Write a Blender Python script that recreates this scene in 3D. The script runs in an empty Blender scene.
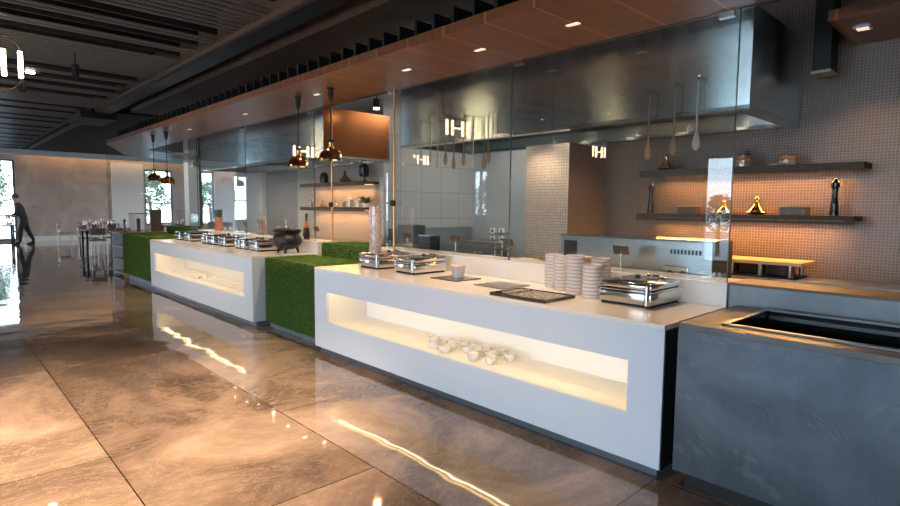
import bpy, bmesh, math, random
from mathutils import Vector, Matrix
random.seed(7)
S = bpy.context.scene
COL = S.collection
PI = math.pi
R = math.radians

# ------------------------------------------------------------ materials
def newmat(name):
    m = bpy.data.materials.new(name); m.use_nodes = True
    nt = m.node_tree; b = nt.nodes['Principled BSDF']
    return m, nt, b
def simple(name, col, rough=.5, metal=0., emit=None, es=0., spec=None, coat=0.):
    m, nt, b = newmat(name)
    b.inputs['Base Color'].default_value = (*col, 1)
    b.inputs['Roughness'].default_value = rough
    b.inputs['Metallic'].default_value = metal
    if spec is not None: b.inputs['Specular IOR Level'].default_value = spec
    if coat: b.inputs['Coat Weight'].default_value = coat; b.inputs['Coat Roughness'].default_value = .1
    if emit: b.inputs['Emission Color'].default_value = (*emit, 1); b.inputs['Emission Strength'].default_value = es
    return m
def nd(nt, t, **kw):
    n = nt.nodes.new(t)
    for k, v in kw.items(): setattr(n, k, v)
    return n
def ramp(nt, fac, stops):
    r = nd(nt, 'ShaderNodeValToRGB'); e = r.color_ramp.elements
    while len(e) < len(stops): e.new(.5)
    for i, (p, c) in enumerate(stops): e[i].position = p; e[i].color = (*c, 1)
    nt.links.new(fac, r.inputs[0]); return r.outputs[0]
def noise(nt, scale, detail=4, rough=.5, stretch=None, dist=0., rot=None):
    tc = nd(nt, 'ShaderNodeTexCoord'); n = nd(nt, 'ShaderNodeTexNoise')
    n.inputs['Scale'].default_value = scale; n.inputs['Detail'].default_value = detail
    n.inputs['Roughness'].default_value = rough; n.inputs['Distortion'].default_value = dist
    mp = nd(nt, 'ShaderNodeMapping'); nt.links.new(tc.outputs['Object'], mp.inputs[0])
    if stretch: mp.inputs['Scale'].default_value = stretch
    if rot: mp.inputs['Rotation'].default_value = rot
    nt.links.new(mp.outputs[0], n.inputs['Vector']); return n.outputs['Fac']
def noisy(name, stops, scale, rough=.5, metal=0., detail=6, stretch=None, bump=0., bscale=None, rr=None, dist=0., spec=None):
    m, nt, b = newmat(name)
    f = noise(nt, scale, detail, .6, stretch, dist)
    nt.links.new(ramp(nt, f, stops), b.inputs['Base Color'])
    b.inputs['Metallic'].default_value = metal; b.inputs['Roughness'].default_value = rough
    if spec is not None: b.inputs['Specular IOR Level'].default_value = spec
    if rr:
        f2 = noise(nt, scale*1.7, 4, .6, stretch)
        nt.links.new(ramp(nt, f2, [(.3, (rr[0],)*3), (.7, (rr[1],)*3)]), b.inputs['Roughness'])
    if bump:
        f3 = noise(nt, bscale or scale, 3, .5, stretch)
        bp = nd(nt, 'ShaderNodeBump'); bp.inputs['Strength'].default_value = bump; bp.inputs['Distance'].default_value = .02
        nt.links.new(f3, bp.inputs['Height']); nt.links.new(bp.outputs[0], b.inputs['Normal'])
    return m

def worn_plate(name):
    m, nt, b = newmat(name)
    f = noise(nt, 1.4, 8, .6, None, .6); g = noise(nt, 2.2, 12, .75, (1, 1, 1.4), 1.8); d = noise(nt, 9, 4, .6, (1, 1, .12))
    base = ramp(nt, f, [(.25, (.055, .070, .083)), (.5, (.085, .103, .122)), (.75, (.14, .162, .186))])
    mk = ramp(nt, g, [(.0, (0, 0, 0)), (.56, (0, 0, 0)), (.60, (1, 1, 1)), (.66, (.2, .2, .2)), (1, (0, 0, 0))])
    mx = nd(nt, 'ShaderNodeMix', data_type='RGBA'); mx.inputs[7].default_value = (.20, .225, .25, 1)
    sc = nd(nt, 'ShaderNodeMath', operation='MULTIPLY'); nt.links.new(mk, sc.inputs[0]); sc.inputs[1].default_value = .38
    nt.links.new(sc.outputs[0], mx.inputs[0]); nt.links.new(base, mx.inputs[6])
    m2 = nd(nt, 'ShaderNodeMix', data_type='RGBA', blend_type='MULTIPLY'); m2.inputs[0].default_value = .5
    nt.links.new(mx.outputs[2], m2.inputs[6]); nt.links.new(ramp(nt, d, [(.35, (.82, .82, .82)), (.65, (1.15, 1.15, 1.15))]), m2.inputs[7])
    nt.links.new(m2.outputs[2], b.inputs['Base Color'])
    nt.links.new(ramp(nt, g, [(.3, (.34,)*3), (.7, (.55,)*3)]), b.inputs['Roughness']); b.inputs['Metallic'].default_value = .5
    bp = nd(nt, 'ShaderNodeBump'); bp.inputs['Strength'].default_value = .12; bp.inputs['Distance'].default_value = .02
    nt.links.new(f, bp.inputs['Height']); nt.links.new(bp.outputs[0], b.inputs['Normal'])
    return m

def floor_mat():
    m, nt, b = newmat('polished_marble')
    f = noise(nt, .9, 9, .62, (1, 1, 1), 1.2)
    base = ramp(nt, f, [(.28, (.07, .053, .044)), (.45, (.15, .116, .096)), (.58, (.25, .196, .16)), (.75, (.39, .315, .265))])
    v = noise(nt, 2.3, 10, .7, (1, 1.6, 1), 2.5)
    vein = ramp(nt, v, [(.0, (0, 0, 0)), (.485, (0, 0, 0)), (.5, (1, 1, 1)), (.515, (0, 0, 0))])
    mx = nd(nt, 'ShaderNodeMix', data_type='RGBA'); mx.inputs[7].default_value = (.42, .33, .26, 1)
    sc = nd(nt, 'ShaderNodeMath', operation='MULTIPLY'); sc.inputs[1].default_value = .5
    nt.links.new(vein, sc.inputs[0]); nt.links.new(sc.outputs[0], mx.inputs[0]); nt.links.new(base, mx.inputs[6])
    # tile joints: big rectangular slabs laid in half bond
    tc = nd(nt, 'ShaderNodeTexCoord'); mp = nd(nt, 'ShaderNodeMapping')
    mp.inputs['Rotation'].default_value = (0, 0, PI/2); mp.inputs['Location'].default_value = (.22, .37, 0)
    nt.links.new(tc.outputs['Object'], mp.inputs[0])
    br = nd(nt, 'ShaderNodeTexBrick'); br.offset = .5
    br.inputs['Scale'].default_value = 1; br.inputs['Brick Width'].default_value = 2.4; br.inputs['Row Height'].default_value = 1.12
    br.inputs['Mortar Size'].default_value = .0035; br.inputs['Mortar Smooth'].default_value = .0
    br.inputs['Color1'].default_value = (1.15, 1.12, 1.1, 1); br.inputs['Color2'].default_value = (.68, .66, .65, 1); br.inputs['Mortar'].default_value = (.08, .07, .06, 1)
    nt.links.new(mp.outputs[0], br.inputs['Vector'])
    mu = nd(nt, 'ShaderNodeMix', data_type='RGBA', blend_type='MULTIPLY'); mu.inputs[0].default_value = 1
    nt.links.new(mx.outputs[2], mu.inputs[6]); nt.links.new(br.outputs['Color'], mu.inputs[7])
    nt.links.new(mu.outputs[2], b.inputs['Base Color'])
    b.inputs['Roughness'].default_value = .045; b.inputs['IOR'].default_value = 1.75
    n1 = noise(nt, 1.5, 2, .4)
    n2 = noise(nt, 5, 2, .4)
    ad = nd(nt, 'ShaderNodeMath', operation='MULTIPLY_ADD'); ad.inputs[1].default_value = .06
    nt.links.new(n2, ad.inputs[0]); nt.links.new(n1, ad.inputs[2])
    bp = nd(nt, 'ShaderNodeBump'); bp.inputs['Strength'].default_value = .35; bp.inputs['Distance'].default_value = .02
    nt.links.new(ad.outputs[0], bp.inputs['Height']); nt.links.new(bp.outputs[0], b.inputs['Normal'])
    return m

def mosaic_mat(name, c1, c2, grout, size=.024, rough=.35, jt=.11):
    m, nt, b = newmat(name)
    tc = nd(nt, 'ShaderNodeTexCoord'); sp = nd(nt, 'ShaderNodeSeparateXYZ'); cb = nd(nt, 'ShaderNodeCombineXYZ')
    nt.links.new(tc.outputs['Object'], sp.inputs[0])
    ad = nd(nt, 'ShaderNodeMath', operation='ADD'); nt.links.new(sp.outputs[0], ad.inputs[0]); nt.links.new(sp.outputs[1], ad.inputs[1])
    nt.links.new(ad.outputs[0], cb.inputs[0]); nt.links.new(sp.outputs[2], cb.inputs[1])
    br = nd(nt, 'ShaderNodeTexBrick'); br.offset = 0
    br.inputs['Scale'].default_value = 1; br.inputs['Brick Width'].default_value = size; br.inputs['Row Height'].default_value = size
    br.inputs['Mortar Size'].default_value = size*jt; br.inputs['Mortar Smooth'].default_value = .1
    br.inputs['Color1'].default_value = (*c1, 1); br.inputs['Color2'].default_value = (*c2, 1); br.inputs['Mortar'].default_value = (*grout, 1)
    nt.links.new(cb.outputs[0], br.inputs['Vector'])
    nt.links.new(br.outputs['Color'], b.inputs['Base Color']); b.inputs['Roughness'].default_value = rough
    bp = nd(nt, 'ShaderNodeBump'); bp.inputs['Strength'].default_value = .5; bp.inputs['Distance'].default_value = .002; bp.invert = True
    nt.links.new(br.outputs['Fac'], bp.inputs['Height']); nt.links.new(bp.outputs[0], b.inputs['Normal'])
    return m

def soffit_mat():
    m, nt, b = newmat('soffit_wood')
    f = noise(nt, 3, 6, .6, (.35, 6, 1))
    base = ramp(nt, f, [(.3, (.145, .052, .020)), (.7, (.23, .083, .033))])
    tc = nd(nt, 'ShaderNodeTexCoord'); sp = nd(nt, 'ShaderNodeSeparateXYZ'); nt.links.new(tc.outputs['Object'], sp.inputs[0])
    a = nd(nt, 'ShaderNodeMath', operation='ADD'); a.inputs[1].default_value = -.17+.435*40
    md = nd(nt, 'ShaderNodeMath', operation='MODULO'); md.inputs[1].default_value = .435
    lt = nd(nt, 'ShaderNodeMath', operation='LESS_THAN'); lt.inputs[1].default_value = .022
    nt.links.new(sp.outputs[1], a.inputs[0]); nt.links.new(a.outputs[0], md.inputs[0]); nt.links.new(md.outputs[0], lt.inputs[0])
    mx = nd(nt, 'ShaderNodeMix', data_type='RGBA'); mx.inputs[7].default_value = (.36, .16, .075, 1)
    nt.links.new(lt.outputs[0], mx.inputs[0]); nt.links.new(base, mx.inputs[6]); nt.links.new(mx.outputs[2], b.inputs['Base Color'])
    b.inputs['Roughness'].default_value = .33
    return m

def brushed(name, col, rough=.24, aniso=.0, bump=.08):
    m, nt, b = newmat(name)
    f = noise(nt, 1.2, 4, .6, (1, 2.2, .12))
    nt.links.new(ramp(nt, f, [(.3, tuple(c*.85 for c in col)), (.7, col)]), b.inputs['Base Color'])
    b.inputs['Metallic'].default_value = 1; b.inputs['Roughness'].default_value = rough
    if aniso:
        b.inputs['Anisotropic'].default_value = aniso; b.inputs['Anisotropic Rotation'].default_value = .25
        tg = nd(nt, 'ShaderNodeTangent', direction_type='RADIAL', axis='Z'); nt.links.new(tg.outputs[0], b.inputs['Tangent'])
    w = noise(nt, 1.0, 2, .4, (1.5, 1.5, .15))
    bp = nd(nt, 'ShaderNodeBump'); bp.inputs['Strength'].default_value = bump; bp.inputs['Distance'].default_value = .03
    nt.links.new(w, bp.inputs['Height']); nt.links.new(bp.outputs[0], b.inputs['Normal'])
    return m

def glass_mat(name, tint=(.93, .97, .96), boost=1.0):
    m = bpy.data.materials.new(name); m.use_nodes = True; nt = m.node_tree; nt.nodes.clear()
    o = nd(nt, 'ShaderNodeOutputMaterial'); mx = nd(nt, 'ShaderNodeMixShader')
    t = nd(nt, 'ShaderNodeBsdfTransparent'); t.inputs[0].default_value = (*tint, 1)
    g = nd(nt, 'ShaderNodeBsdfGlossy'); g.inputs['Roughness'].default_value = .0; g.inputs[0].default_value = (1, 1, 1, 1)
    fr = nd(nt, 'ShaderNodeFresnel')
    ge = nd(nt, 'ShaderNodeNewGeometry'); io = nd(nt, 'ShaderNodeMapRange'); io.inputs[3].default_value = 1.5; io.inputs[4].default_value = 1/1.5
    nt.links.new(ge.outputs['Backfacing'], io.inputs[0]); nt.links.new(io.outputs[0], fr.inputs[0])
    k = nd(nt, 'ShaderNodeMath', operation='MULTIPLY'); k.inputs[1].default_value = boost; k.use_clamp = True
    nt.links.new(fr.outputs[0], k.inputs[0]); nt.links.new(k.outputs[0], mx.inputs[0])
    nt.links.new(t.outputs[0], mx.inputs[1]); nt.links.new(g.outputs[0], mx.inputs[2]); nt.links.new(mx.outputs[0], o.inputs[0])
    return m

M = {}
M['floor'] = floor_mat()
M['white'] = simple('white_solid_surface', (.61, .68, .76), .3)
M['white_top'] = simple('white_worktop', (.78, .74, .69), .2)
M['niche'] = simple('niche_lining', (.80, .78, .75), .5)
M['concrete'] = worn_plate('blue_grey_plate')
M['stone_ledge'] = noisy('ledge_stone', [(.25, (.12, .14, .16)), (.75, (.22, .25, .28))], 3, .4, .2, 8)
M['dark_top'] = noisy('dark_stone_top', [(.3, (.07, .065, .06)), (.7, (.14, .125, .115))], 6, .38)
M['brown_strip'] = simple('brown_ledge_top', (.17, .11, .08), .6)
M['black'] = simple('black_paint', (.008, .008, .009), .6)
M['black_gloss'] = simple('black_gloss', (.012, .012, .012), .2)
M['plinth'] = simple('plinth_metal', (.22, .26, .30), .3, .6)
M['steel'] = simple('stainless', (.62, .63, .64), .16, 1)
M['steel_rough'] = brushed('brushed_stainless', (.50, .55, .58), .3)
M['mirror'] = simple('mirror_steel', (.60, .59, .57), .14, 1)
M['hood'] = brushed('hood_steel', (.76, .85, .87), .19, .95, bump=.12)
M['warm_reflection'] = brushed('copper_reflection_steel', (.34, .13, .05), .25, 0, bump=.3)  # copper tone imitates warm reflections on the steel hood end
M['rim_metal'] = simple('rim_metal', (.20, .22, .25), .32, 1)
M['hood_in'] = simple('hood_inside', (.55, .5, .45), .3, 1)
M['soffit'] = soffit_mat()
M['slat'] = simple('charcoal_slats', (.17, .17, .175), .35)
M['slat_void'] = simple('black_ceiling', (.01, .01, .011), .7)
M['fascia'] = simple('fascia_brown', (.22, .14, .10), .5)
M['void_brown'] = noisy('raw_brown_slab', [(.3, (.05, .03, .018)), (.7, (.11, .062, .036))], 5, .7)
M['beam'] = simple('dark_beam', (.035, .04, .045), .4, .3)
M['stone_wall'] = noisy('taupe_stone', [(.25, (.27, .225, .20)), (.5, (.37, .315, .285)), (.64, (.44, .38, .345)), (.7, (.58, .52, .48))], .9, .35, 0, 10, dist=.8)
M['plaster'] = simple('white_plaster', (.62, .61, .60), .6)
M['plaster_warm'] = simple('warm_plaster', (.40, .36, .33), .6)
M['plaster_grey'] = noisy('grey_plaster', [(.3, (.33, .33, .325)), (.7, (.40, .40, .39))], 2, .5)
M['plaster_brown'] = noisy('brown_panel', [(.3, (.20, .165, .14)), (.7, (.26, .215, .185))], 2, .5)
M['mosaic'] = mosaic_mat('mosaic_tiles', (.10, .064, .045), (.135, .088, .064), (.235, .18, .145))
M['mosaic_lit'] = mosaic_mat('lit_mosaic_tiles', (.36, .30, .26), (.46, .38, .33), (.20, .17, .145), .03)  # lighter tiles for the lit front of the pillar
M['tile_grid'] = mosaic_mat('large_wall_tiles', (.46, .45, .43), (.50, .49, .47), (.30, .30, .29), .45, .25, .012)
M['glass'] = glass_mat('clear_glass', (.95, .975, .97), 1.0)
M['thin_glass'] = glass_mat('jar_glass', (.96, .97, .97), 1.2)
M['window_glass'] = glass_mat('window_glass', (.97, .98, .98), 1.0)
M['glass_edge'] = simple('glass_edge', (.05, .09, .08), .15)
M['frame'] = simple('window_frame', (.10, .115, .13), .4)
M['baseboard'] = simple('baseboard_white', (.66, .66, .66), .4)
M['brass'] = simple('brass', (.72, .42, .17), .24, 1)
M['brass_wood'] = simple('copper_pole', (.62, .33, .14), .3, .7)
M['copper'] = simple('polished_copper_gold', (.83, .46, .20), .08, 1)
M['shelf'] = noisy('dark_walnut', [(.3, (.026, .018, .013)), (.7, (.05, .034, .025))], 4, .65, stretch=(1, .1, 1))
M['wood'] = noisy('pale_board', [(.3, (.52, .30, .13)), (.7, (.66, .42, .21))], 3, .4, stretch=(6, 1, 1))
M['pinkwood'] = noisy('warm_wood', [(.3, (.44, .22, .13)), (.7, (.58, .33, .21))], 5, .4, stretch=(1, 4, 1))
M['spoonwood'] = noisy('spoon_wood', [(.3, (.20, .11, .06)), (.7, (.32, .19, .11))], 6, .5, stretch=(1, 1, .2))
M['spoonpale'] = noisy('spoon_pale_wood', [(.3, (.42, .36, .30)), (.7, (.55, .49, .42))], 6, .5, stretch=(1, 1, .2))
M['slate'] = noisy('slate', [(.3, (.12, .115, .11)), (.7, (.19, .18, .17))], 20, .3)
M['slate_dark'] = simple('slate_dark', (.05, .043, .038), .15)
M['plaque'] = noisy('brown_plaque', [(.3, (.07, .035, .02)), (.7, (.15, .075, .04))], 25, .4)
M['china'] = simple('glazed_china', (.78, .76, .72), .22, coat=.4)
M['china_rim'] = simple('terracotta_rim', (.60, .33, .20), .35)
M['turf_base'] = simple('turf_backing', (.02, .05, .008), .9)
M['iron'] = noisy('cast_iron', [(.3, (.009, .009, .009)), (.7, (.018, .018, .018))], 30, .42, bump=.2)
M['led'] = simple('warm_led', (1, .8, .5), .5, emit=(1, .66, .28), es=12)
M['led_soft'] = simple('soft_led', (1, .8, .5), .5, emit=(1, .55, .20), es=2.2)
M['tube_glow'] = simple('glowing_tube', (1, .9, .7), .5, emit=(1, .70, .40), es=30)
M['spot_glow'] = simple('spot_glow', (1, .9, .8), .5, emit=(1, .82, .6), es=30)
M['down_glow'] = simple('downlight_lens', (1, .9, .8), .4, emit=(1, .78, .55), es=.9)
M['cloth_dark'] = noisy('dark_uniform', [(.3, (.010, .010, .012)), (.7, (.02, .02, .022))], 12, .8)
M['skin'] = simple('skin', (.34, .19, .12), .5)
M['hair'] = simple('dark_hair', (.012, .010, .009), .6)
M['shoe'] = simple('black_shoe', (.012, .012, .012), .3)
M['napkin'] = simple('napkin', (.78, .78, .77), .7)
M['chairwood'] = simple('chair_timber', (.30, .17, .11), .4)
M['chairseat'] = simple('tan_seat', (.30, .20, .14), .6)
M['chairleg'] = simple('pale_metal_leg', (.5, .46, .42), .3, .5)
M['cookie'] = noisy('biscuit', [(.3, (.42, .17, .07)), (.7, (.68, .36, .18))], 14, .6)
M['salt'] = noisy('pink_salt', [(.35, (.44, .24, .18)), (.5, (.66, .48, .42)), (.65, (.80, .74, .72))], 14, .4, detail=8, dist=1.5)
M['amber'] = simple('orange_juice', (.75, .22, .05), .2)
M['amber_dark'] = simple('dark_green_layer', (.03, .05, .035), .3)
M['cork'] = simple('cork', (.5, .33, .18), .8)
M['tray_food'] = noisy('patterned_metal', [(.44, (.07, .06, .045)), (.56, (.62, .55, .44))], 45, .35, .35)
M['bottle'] = simple('dark_bottle', (.05, .02, .012), .12)
M['leaf'] = noisy('foliage', [(.3, (.05, .08, .035)), (.7, (.13, .18, .08))], 6, .6)
M['bark'] = simple('bark', (.10, .075, .055), .8)
M['ground'] = noisy('paving', [(.3, (.30, .30, .29)), (.7, (.42, .42, .40))], 2, .7)
M['plastic_white'] = simple('white_plate', (.75, .75, .73), .4)
M['vent'] = simple('vent_grille', (.5, .4, .3), .4)
M['brown_box'] = simple('brown_panel_board', (.16, .10, .06), .5)

# ------------------------------------------------------------ mesh helpers
def box(bm, x0, x1, y0, y1, z0, z1, bev=0.):
    r = bmesh.ops.create_cube(bm, size=1)
    for v in r['verts']:
        v.co = Vector(((x0+x1)/2+v.co.x*(x1-x0), (y0+y1)/2+v.co.y*(y1-y0), (z0+z1)/2+v.co.z*(z1-z0)))
    if bev:
        es = set(e for v in r['verts'] for e in v.link_edges)
        bmesh.ops.bevel(bm, geom=list(es), offset=bev, segments=2, profile=.5, affect='EDGES')
def lathe(bm, prof, seg=20, c=(0, 0, 0), sx=1., sy=1.):
    rings = []
    for r, z in prof:
        if r < 1e-5: rings.append([bm.verts.new((c[0], c[1], c[2]+z))])
        else: rings.append([bm.verts.new((c[0]+r*sx*math.cos(2*PI*i/seg), c[1]+r*sy*math.sin(2*PI*i/seg), c[2]+z)) for i in range(seg)])
    for a, b in zip(rings, rings[1:]):
        for i in range(seg):
            j = (i+1) % seg
            if len(a) == 1 and len(b) == 1: continue
            if len(a) == 1: bm.faces.new((a[0], b[j], b[i]))
            elif len(b) == 1: bm.faces.new((a[i], a[j], b[0]))
            else: bm.faces.new((a[i], a[j], b[j], b[i]))
def cyl(bm, c, r, h, seg=16, r2=None):
    r2 = r if r2 is None else r2
    lathe(bm, [(0, 0), (r, 0), (r2, h), (0, h)], seg, c)
def tube(bm, pts, r, seg=8, closed=False):
    pts = [Vector(p) for p in pts]; n = len(pts); rings = []
    up = Vector((0, 0, 1))
    for i, p in enumerate(pts):
        if closed: t = pts[(i+1) % n]-pts[i-1]
        else: t = pts[min(i+1, n-1)]-pts[max(i-1, 0)]
        t.normalize(); a = t.cross(up)
        if a.length < .1: a = t.cross(Vector((1, 0, 0)))
        a.normalize(); b = t.cross(a)
        if i and rings:
            # keep the frame from flipping
            if a.dot(pa) < 0: a = -a; b = -b
        pa = a
        rr = r[i] if isinstance(r, (list, tuple)) else r
        rings.append([bm.verts.new(p+a*rr*math.cos(2*PI*k/seg)+b*rr*math.sin(2*PI*k/seg)) for k in range(seg)])
    pr = list(zip(rings, rings[1:]))
    if closed: pr.append((rings[-1], rings[0]))
    for A, B in pr:
        for k in range(seg):
            j = (k+1) % seg; bm.faces.new((A[k], A[j], B[j], B[k]))
    if not closed:
        bm.faces.new(rings[0][::-1]); bm.faces.new(rings[-1])
def prism(bm, poly, z0, z1):
    a = [bm.verts.new((x, y, z0)) for x, y in poly]; b = [bm.verts.new((x, y, z1)) for x, y in poly]
    n = len(poly); bm.faces.new(a[::-1]); bm.faces.new(b)
    for i in range(n): j = (i+1) % n; bm.faces.new((a[i], a[j], b[j], b[i]))
def obj(name, bm, m, parent=None, smooth=False, loc=None):
    me = bpy.data.meshes.new(name)
    bmesh.ops.recalc_face_normals(bm, faces=bm.faces[:])
    bm.to_mesh(me); bm.free()
    if smooth:
        for p in me.polygons: p.use_smooth = True
        try: me.set_sharp_from_angle(angle=R(40))
        except Exception: pass
    mats = m if isinstance(m, (list, tuple)) else [m]
    for k in mats: me.materials.append(M[k])
    o = bpy.data.objects.new(name, me); COL.objects.link(o)
    if parent: o.parent = parent
    if loc: o.location = loc
    return o
def B(): return bmesh.new()
def bx(name, dims, m, parent=None, bev=0., kind=None):
    bm = B(); box(bm, *dims, bev); o = obj(name, bm, m, parent)
    if kind: o['kind'] = kind
    return o
def tag(o, label, cat, group=None, kind=None):
    o['label'] = label; o['category'] = cat
    if group: o['group'] = group
    if kind: o['kind'] = kind
    return o
def thing(name, label, cat, loc=(0, 0, 0), rz=0., group=None):
    o = bpy.data.objects.new(name, None); COL.objects.link(o); o.location = loc; o.rotation_euler = (0, 0, rz)
    o.empty_display_size = .1
    return tag(o, label, cat, group)
def struct(o): o['kind'] = 'structure'; return o
def dup(root, loc, rz=0., label=None, group=None, scale=None):
    r = root.copy(); COL.objects.link(r); r.location = loc; r.rotation_euler = (0, 0, rz)
    if scale: r.scale = scale
    if label: r['label'] = label
    if group: r['group'] = group
    for ch in list(root.children):
        c = ch.copy(); COL.objects.link(c); c.parent = r
        for g in list(ch.children):
            d = g.copy(); COL.objects.link(d); d.parent = c
    return r
ORD = ['first', 'second', 'third', 'fourth', 'fifth', 'sixth', 'seventh', 'eighth', 'ninth', 'tenth', 'eleventh', 'twelfth', 'thirteenth', 'fourteenth']

# ------------------------------------------------------------ room shell
bx('floor', (-8.2, 16, -6.2, 28.2, -.2, 0), 'floor', kind='structure')
bx('ground', (-40, 40, -30, 60, -.5, -.25), 'ground', kind='structure')
# ceiling: dark slab with charcoal slats hung under it, running across the room
bm = B(); box(bm, -8.2, 16, -6.2, 28.2, 4.0, 4.15); obj('ceiling', bm, 'slat_void')['kind'] = 'structure'
bm = B()
ys = []
deep = [3.9, 5.45, 7.0, 7.65, 8.35, 10.5, 11.15, 11.9, 12.65, 14.5, 15.4, 16.6, 17.5, 18.9, 19.9, 21.4, 22.6, 24, 25.4, 26.6]
y = -5.8
while y < 27.8:
    ys.append(y); y += .14
for d in deep: box(bm, -8.1, 2.68, d-.02, d+.02, 3.60, 3.82)
obj('ceiling', bm, 'black')['kind'] = 'structure'; bm = B()
for y in ys:
    if any(0 < y-d < .34 or 0 <= d-y < .07 for d in deep if d < 13) or any(abs(y-d) < .07 for d in deep if d >= 13): continue
    box(bm, -8.1, 2.80, y-.014, y+.014, 3.62, 3.645)
obj('ceiling', bm, 'slat')['kind'] = 'structure'
bx('trim_1', (2.86, 2.90, -6, 14.6, 3.60, 4.0), 'fascia', kind='structure')
bx('trim_2', (2.90, 3.16, -6, 14.6, 3.56, 3.66), 'beam', kind='structure')
bm = B(); box(bm, 3.16, 9, -6, 14.6, 3.92, 3.98)
obj('ceiling', bm, 'void_brown')['kind'] = 'structure'
# slats beyond the serving line
bm = B()
for i in range(48):
    y = 14.8+i*.27; box(bm, 2.8, 15.9, y-.05, y+.05, 3.62, 3.72)
obj('ceiling', bm, 'black')['kind'] = 'structure'

# walls
def wallx(name, x0, x1, y0, y1, h, m, holes=()):
    """wall in the plane X with window holes (ya, yb, za, zb)"""
    bm = B(); y = y0
    for ya, yb, za, zb in sorted(holes):
        if ya > y: box(bm, x0, x1, y, ya, 0, h)
        if za > 0: box(bm, x0, x1, ya, yb, 0, za)
        if zb < h: box(bm, x0, x1, ya, yb, zb, h)
        y = yb
    if y < y1: box(bm, x0, x1, y, y1, 0, h)
    return struct(obj(name, bm, m))
def wally(name, y0, y1, x0, x1, h, m, holes=()):
    bm = B(); x = x0
    for xa, xb, za, zb in sorted(holes):
        if xa > x: box(bm, x, xa, y0, y1, 0, h)
        if za > 0: box(bm, xa, xb, y0, y1, 0, za)
        if zb < h: box(bm, xa, xb, y0, y1, zb, h)
        x = xb
    if x < x1: box(bm, x, x1, y0, y1, 0, h)
    return struct(obj(name, bm, m))
LW = [(-5.6, -2.0, .1, 3.2), (-1.4, 2.1, .1, 3.2), (2.7, 6.5, .1, 3.02), (14.7, 15.5, 1.2, 3.0), (21.0, 23.6, .1, 3.2), (24.2, 26.9, .1, 3.2)]  # last two, out of view, opened wider to light the dining end
wallx('wall_left', -8.2, -8, -6.2, 28.2, 4, 'plaster', LW)
FW = [(-4.35, -3.70, .8, 3.0), (1.35, 2.66, .05, 3.25), (7.31, 8.5, .6, 3.12), (9.75, 10.36, .6, 3.1), (11.42, 11.9, .8, 3.0)]
wally('wall_far', 28, 28.2, -8, 16, 4, 'stone_wall', FW)
EW = [(15.5, 19.2, .1, 3.2), (19.8, 23.4, .1, 3.2), (24.0, 27.2, .1, 3.2)]  # unseen windows added to bring daylight to the dining end
wally('wall_back', -6.2, -6, -8, 5.4, 4, 'plaster_brown')
wally('wall_side', -6.2, -6, 5.4, 16, 4, 'plaster')
wallx('wall_end', 16, 16.2, -6, 28.2, 4, 'plaster', EW)
def window(n, axis, pos, a0, a1, z0, z1, nm=2, zbar=None, ft=.06):
    w = bpy.data.objects.new('window_%d' % n, None); COL.objects.link(w); w['kind'] = 'structure'
    if axis == 'x': w.location = (pos, (a0+a1)/2, z0)
    else: w.location = ((a0+a1)/2, pos, z0)
    hw = (a1-a0)/2; h = z1-z0; bm = B()
    def bb(u0, u1, t, v0, v1):
        if axis == 'x': box(bm, -t, t, u0, u1, v0, v1)
        else: box(bm, u0, u1, -t, t, v0, v1)
    bb(-hw+.002, -hw+ft, .05, .002, h-.002); bb(hw-ft, hw-.002, .05, .002, h-.002); bb(-hw+ft, hw-ft, .05, .002, ft); bb(-hw+ft, hw-ft, .05, h-ft, h-.002)
    for i in range(1, nm): u = -hw+2*hw*i/nm; bb(u-.03, u+.03, .04, ft, h-ft)
    if zbar: bb(-hw+ft, hw-ft, .04, zbar-.03, zbar+.03)
    obj('window_frame', bm, 'frame', w)
    bm = B(); bb(-hw+ft-.005, hw-ft+.005, .005, ft-.005, h-ft+.005); obj('window_pane', bm, 'window_glass', w)
n = 1
for (a, b, c, d) in LW: window(n, 'x', -8.1, a, b, c, d, 2); n += 1
for (a, b, c, d) in FW: window(n, 'y', 28.1, a, b, c, d, 1 if b-a < 3 else 2, zbar=(1.0 if b-a < 2.2 else None), ft=(.03 if b-a < .8 else .07)); n += 1
for (a, b, c, d) in EW: window(n, 'x', 16.1, a, b, c, d, 2); n += 1
# pale plaster strips on the far wall, far ceiling cove, baseboard
bx('trim_3', (5.98, 7.24, 27.94, 28, 0, 3.35), 'plaster', kind='structure')
bx('trim_4', (10.40, 11.38, 27.90, 28, 0, 3.35), 'plaster', kind='structure')
bx('trim_5', (-8, 16, 27.35, 27.5, 3.42, 4.0), 'plaster', kind='structure')
bm = B(); box(bm, 2.8, 15, 27.505, 27.53, 3.60, 3.63); obj('cove_light', bm, 'led'); tag(bpy.data.objects['cove_light'], 'warm strip light along the top of the far taupe stone wall', 'light')
bm = B(); box(bm, 2.70, 5.95, 27.93, 27.995, 0, .20); obj('baseboard_far', bm, 'baseboard')['kind'] = 'structure'
bm = B(); box(bm, 8.6, 9.7, 27.93, 27.995, 0, .20); obj('baseboard_far', bm, 'baseboard')['kind'] = 'structure'
# square white column among the far tables
bm = B(); box(bm, 5.96, 6.27, 18.1, 18.5, 0, 3.6); struct(obj('wall_column', bm, 'plaster'))
bm = B(); box(bm, 6.28, 6.37, 18.1, 18.5, 0, 3.6); struct(obj('wall_column', bm, 'shelf'))
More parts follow.
